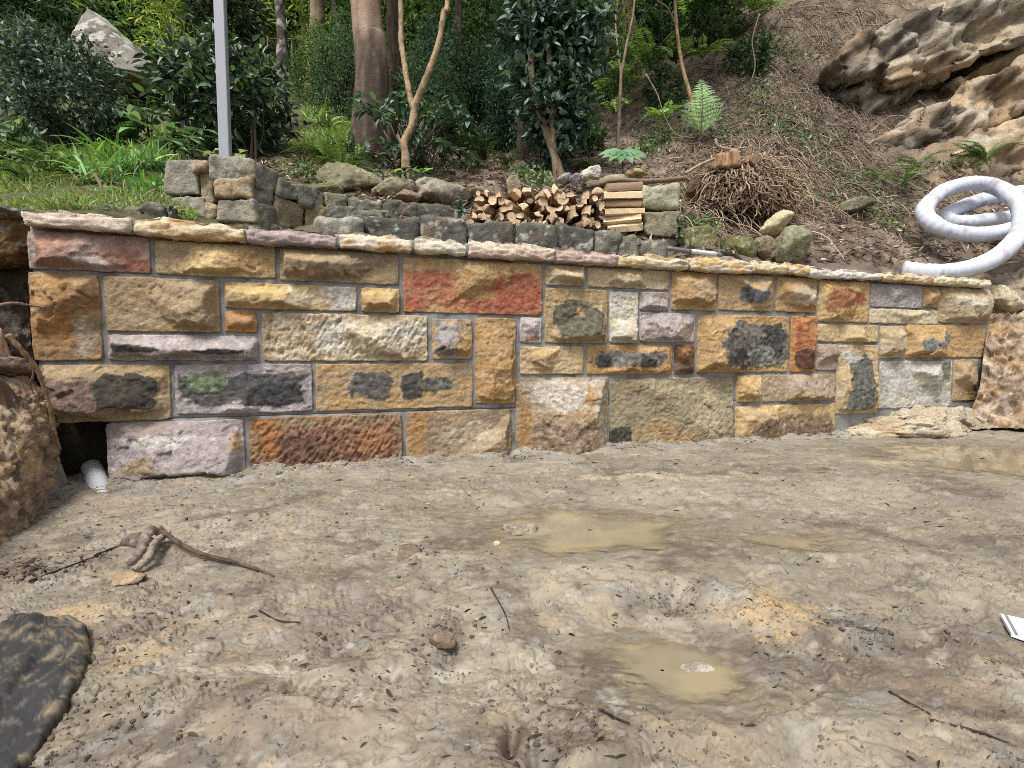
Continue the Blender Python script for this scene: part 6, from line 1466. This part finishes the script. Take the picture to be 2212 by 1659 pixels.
tree('dark slender trunk spotted with white lichen left of the track', hb(618, 7.2), [([hb(622, 7.2) - [0, 0, .1], up(610, 110, 7.2), up(604, 0, 7.2), hi(600, 7.2, 10)], .085, .06)], C(84, 78, 72), C(190, 186, 176), 1220, [(hi(600, 7.4, 11.5), 1.2, 0)], 9, .8)
tree('straight pale stringy trunk by the far fence', hb(687, 9.0), [([hb(687, 9.0) - [0, 0, .1], up(686, 60, 9.0), up(682, -60, 9.0), hi(680, 9, 14)], .15, .11)], C(176, 150, 118), C(206, 184, 150), 1230, [(hi(690, 9, 14), 1.6, 0)], 12, .08)
tree('leaning pale grey trunk right of the straight pale trunk', hb(742, 9.2), [([hb(744, 9.2) - [0, 0, .1], up(736, 80, 9.2), up(722, -40, 9.2), hi(710, 9.2, 14)], .10, .08)], C(160, 146, 130), C(196, 184, 166), 1240, [(hi(760, 9.5, 14), 1.5, 2)], 10, .12)
tree('young pale trunk forked low into two bare limbs', hb(878, 3.75), [([P(877, 392, 3.7), P(876, 340, 3.7), P(873, 308, 3.7), P(889, 275, 3.7), P(894, 245, 3.7), P(893, 226, 3.7)], .034, .026), ([P(893, 236, 3.7), P(884, 200, 3.72), P(874, 140, 3.75), P(866, 80, 3.78), P(865, 0, 3.8), hi(862, 3.85, 5.2)], .024, .017), ([P(893, 236, 3.7), P(905, 205, 3.7), P(928, 150, 3.7), P(948, 90, 3.72), P(958, 30, 3.75), P(968, -40, 3.8), hi(975, 3.9, 5.2)], .026, .018), ([P(872, 318, 3.7), P(862, 300, 3.69), P(858, 290, 3.68)], .016, .009)],
     C(188, 158, 114), C(146, 122, 92), 1250, [(hi(880, 4.1, 6.6), .55, 0), (hi(960, 4.3, 6.4), .5, 2)], 22, .5, .014)
tree('thin tan sapling with a slim fork before the dark hollow', hb(1334, 4.4), [([P(1334, 325, 4.3), P(1338, 240, 4.35), P(1342, 150, 4.4)], .020, .014), ([P(1342, 160, 4.4), P(1354, 95, 4.4), P(1366, 40, 4.4), P(1374, -30, 4.4)], .013, .009), ([P(1341, 160, 4.4), P(1334, 100, 4.45), P(1330, 40, 4.5), P(1340, -30, 4.5)], .009, .006)], C(168, 142, 110), C(136, 114, 90), 1260, [(hi(1350, 4.7, 5.6), .6, 0)], 30, .3, .01, 10)
tree('leaning tan sapling in front of the hanging ferns', hb(1503, 4.9), [([P(1506, 285, 4.8), P(1492, 210, 4.85), P(1474, 143, 4.9), P(1462, 60, 4.95), P(1456, -40, 5.0)], .022, .014), ([P(1461, 55, 4.95), P(1440, 15, 4.9), P(1400, -10, 4.9)], .008, .005)], C(186, 150, 106), C(150, 122, 90), 1270, [(hi(1480, 5.4, 6.4), .7, 2)], 30, .3, .01, 10)
tree('broad reddish brown trunk far up the slope', hb(1342, 7.5), [([hb(1345, 7.5) - [0, 0, .1], up(1342, 60, 7.5), up(1338, -60, 7.5), hi(1330, 7.5, 11)], .24, .18)], C(136, 100, 78), C(166, 130, 106), 1280, [(hi(1340, 7.5, 12.5), 1.4, 0)], 14, .1)
tree('dark mossy trunk behind the two stemmed tree', hb(1128, 4.8), [([hb(1128, 4.8) - [0, 0, .1], P(1132, 230, 4.8), P(1140, 120, 4.85), P(1150, -40, 4.9)], .065, .045)], C(70, 62, 54), C(104, 96, 82), 1290, [], 16, .3)
tree('thin pale far trunk above the two stemmed tree', hb(1312, 9.5), [([hb(1305, 9.5) - [0, 0, .1], up(1310, 40, 9.5), up(1308, -60, 9.5)], .05, .04)], C(170, 156, 136), C(140, 126, 108), 1295, [], 16, .3, ns=10)
tree('dark slim trunk right of the forked sapling', hb(1000, 6.0), [([hb(1000, 6.0) - [0, 0, .1], up(995, 150, 6), up(990, 0, 6.0), hi(985, 6, 8)], .05, .04)], C(78, 68, 60), C(104, 92, 80), 1297, [(hi(1000, 6.3, 9), .8, 1)], 16, .3, ns=10)

for k, (fx, y, r, lb) in enumerate([(560, 9.0, .07, 'slim grey trunk behind the glossy shrub'), (930, 7.4, .06, 'slim dark trunk seen between the limbs of the forked tree'), (1045, 7.0, .05, 'slim brown trunk left of the two stemmed tree'), (1090, 8.5, .09, 'grey brown trunk in the gap left of the two stemmed tree'), (1262, 8.0, .07, 'slim pale trunk right of the two stemmed tree'), (655, 11, .10, 'far grey trunk between the two pale trunks and the dark one'), (770, 10, .09, 'far grey trunk just left of the thick gum')]):
    tree(lb, hb(fx, y), [([hb(fx, y) - [0, 0, .1], up(fx + 4, 90, y), up(fx - 3, -40, y), hi(fx - 6, y, y * .77 + 4)], r, r * .75)], C(120, 104, 90), C(166, 150, 132), 1500 + k * 5, [], 14, .15, ns=12)

# understory trees that close the view: crowns and trunks, shared shapes
rs = np.random.RandomState(1300)
KL = ['mid green bushy tree in the wood behind the garden', 'very dark evergreen tree in the wood behind the garden', 'yellow green fine leaved tree in the wood behind the garden', 'blue green large leaved tree in the wood behind the garden', 'dark bamboo like tree with narrow hanging leaves behind the shrubs']
def under(fx, y, s, k, dz=1.4, sz=1.0):
    b = hb(fx, y); t = thing('understory_tree', KL[k], 'tree', b, 'wood behind the garden: kind %d' % (k + 1)); t['group'] = ['bushy trees', 'dark evergreen trees', 'fine leaved trees', 'large leaved trees', 'bamboo like trees'][k] + ' in the wood'
    V, F = tube([(0, 0, -.1), (.03, 0, .6 * s), (0, .02, dz * s)], [.05 * s, .045 * s, .03 * s], 8); obj('trunk', make_mesh('trunk', V, F, C(84, 72, 60)), M_bark, t)
    o = obj('crown', CROWN[k], None, t); o.location = (0, 0, dz * s); o.scale = (s, s, s * sz); o.rotation_euler = (rs.normal(0, .1), rs.normal(0, .1), rs.uniform(0, 6.28))
for (fx, y, s, k) in [(-60, 7.6, .95, 4), (70, 8.2, 1.0, 4), (170, 9.2, 1.1, 4), (-180, 7.0, .9, 4), (290, 9.6, 1.1, 1), (390, 9.0, 1.0, 0), (330, 9.6, .8, 4), (470, 7.8, .8, 2), (500, 10.8, 1.1, 2), (610, 12, 1.2, 2), (470, 10.4, 1.3, 2), (780, 11.5, 1.2, 2), (720, 12.5, 1.3, 0),
                      (600, 13, 1.5, 2), (380, 12.5, 1.5, 2), (200, 12.5, 1.5, 4), (20, 11.5, 1.5, 4), (880, 8.6, .95, 0), (950, 7.6, .8, 0), (1010, 7.0, .6, 0), (1080, 8.2, .9, 2), (1150, 7.4, .75, 0), (1230, 8.4, .95, 0), (1010, 9.6, 1.2, 2), (1120, 10.5, 1.3, 2), (1250, 10.5, 1.3, 2), (900, 10.8, 1.3, 1),  # bright yellow green crowns near the middle stand in for light gaps
                      (960, 6.2, .42, 3), (1060, 6.0, .40, 1), (1110, 5.5, .34, 3), (930, 5.4, .32, 1), (1290, 6.6, .45, 0), (1400, 8.5, .8, 0), (1470, 7.6, .6, 1), (1400, 10.5, 1.2, 0), (1560, 8.2, .7, 0), (1640, 8.6, .7, 2), (1540, 11, 1.2, 1), (1750, 10, .9, 0), (700, 7.6, .35, 0), (760, 6.6, .38, 1), (-330, 7.5, 1.1, 1), (-500, 9.5, 1.4, 0), (1950, 11, 1.2, 0), (2200, 11, 1.2, 1), (2500, 10, 1.2, 0), (1720, 13, 1.6, 0), (1000, 14, 1.8, 0), (1300, 14, 1.8, 1), (780, 15, 1.9, 0), (480, 16, 2.0, 1), (100, 15, 2.0, 0), (-250, 13, 1.8, 1)]:
    under(fx, y, s, k)

# wire fence far behind the track
t = thing('wire_fence', 'rusty chain link fence far behind the pale trunks', 'fence', hb(700, 9.6)); b0 = np.array(t.location)
fp = [hb(f, 9.6 + .0 * f) for f in (600, 650, 700, 750, 800)]
for q in fp:
    V, F = tube([q - b0 - [0, 0, .1], q - b0 + [0, 0, .95]], .02, 8); obj('fence_post', make_mesh('fence_post', V, F, C(120, 116, 110)), m_post, t)
V, F = tube(np.array(fp) - b0 + [0, 0, .93], .015, 6); obj('top_rail', make_mesh('top_rail', V, F, C(120, 116, 110)), m_post, t)
mb = MB(); A, B = fp[0], fp[-1]
for k in range(44):
    for sgn in (0, 1):
        u0, u1 = k / 40.0, (k + (4 if sgn else -4)) / 40.0
        if 0 <= u1 <= 1 and u0 <= 1:
            V, F = tube([A + (B - A) * u0 - b0 + [0, 0, .0], A + (B - A) * u1 - b0 + [0, 0, .93]], .004, 3, False); mb.add(V, F, C(96, 92, 88))
o = mb.build('mesh_wire', m_post, t); o['kind'] = 'stuff'
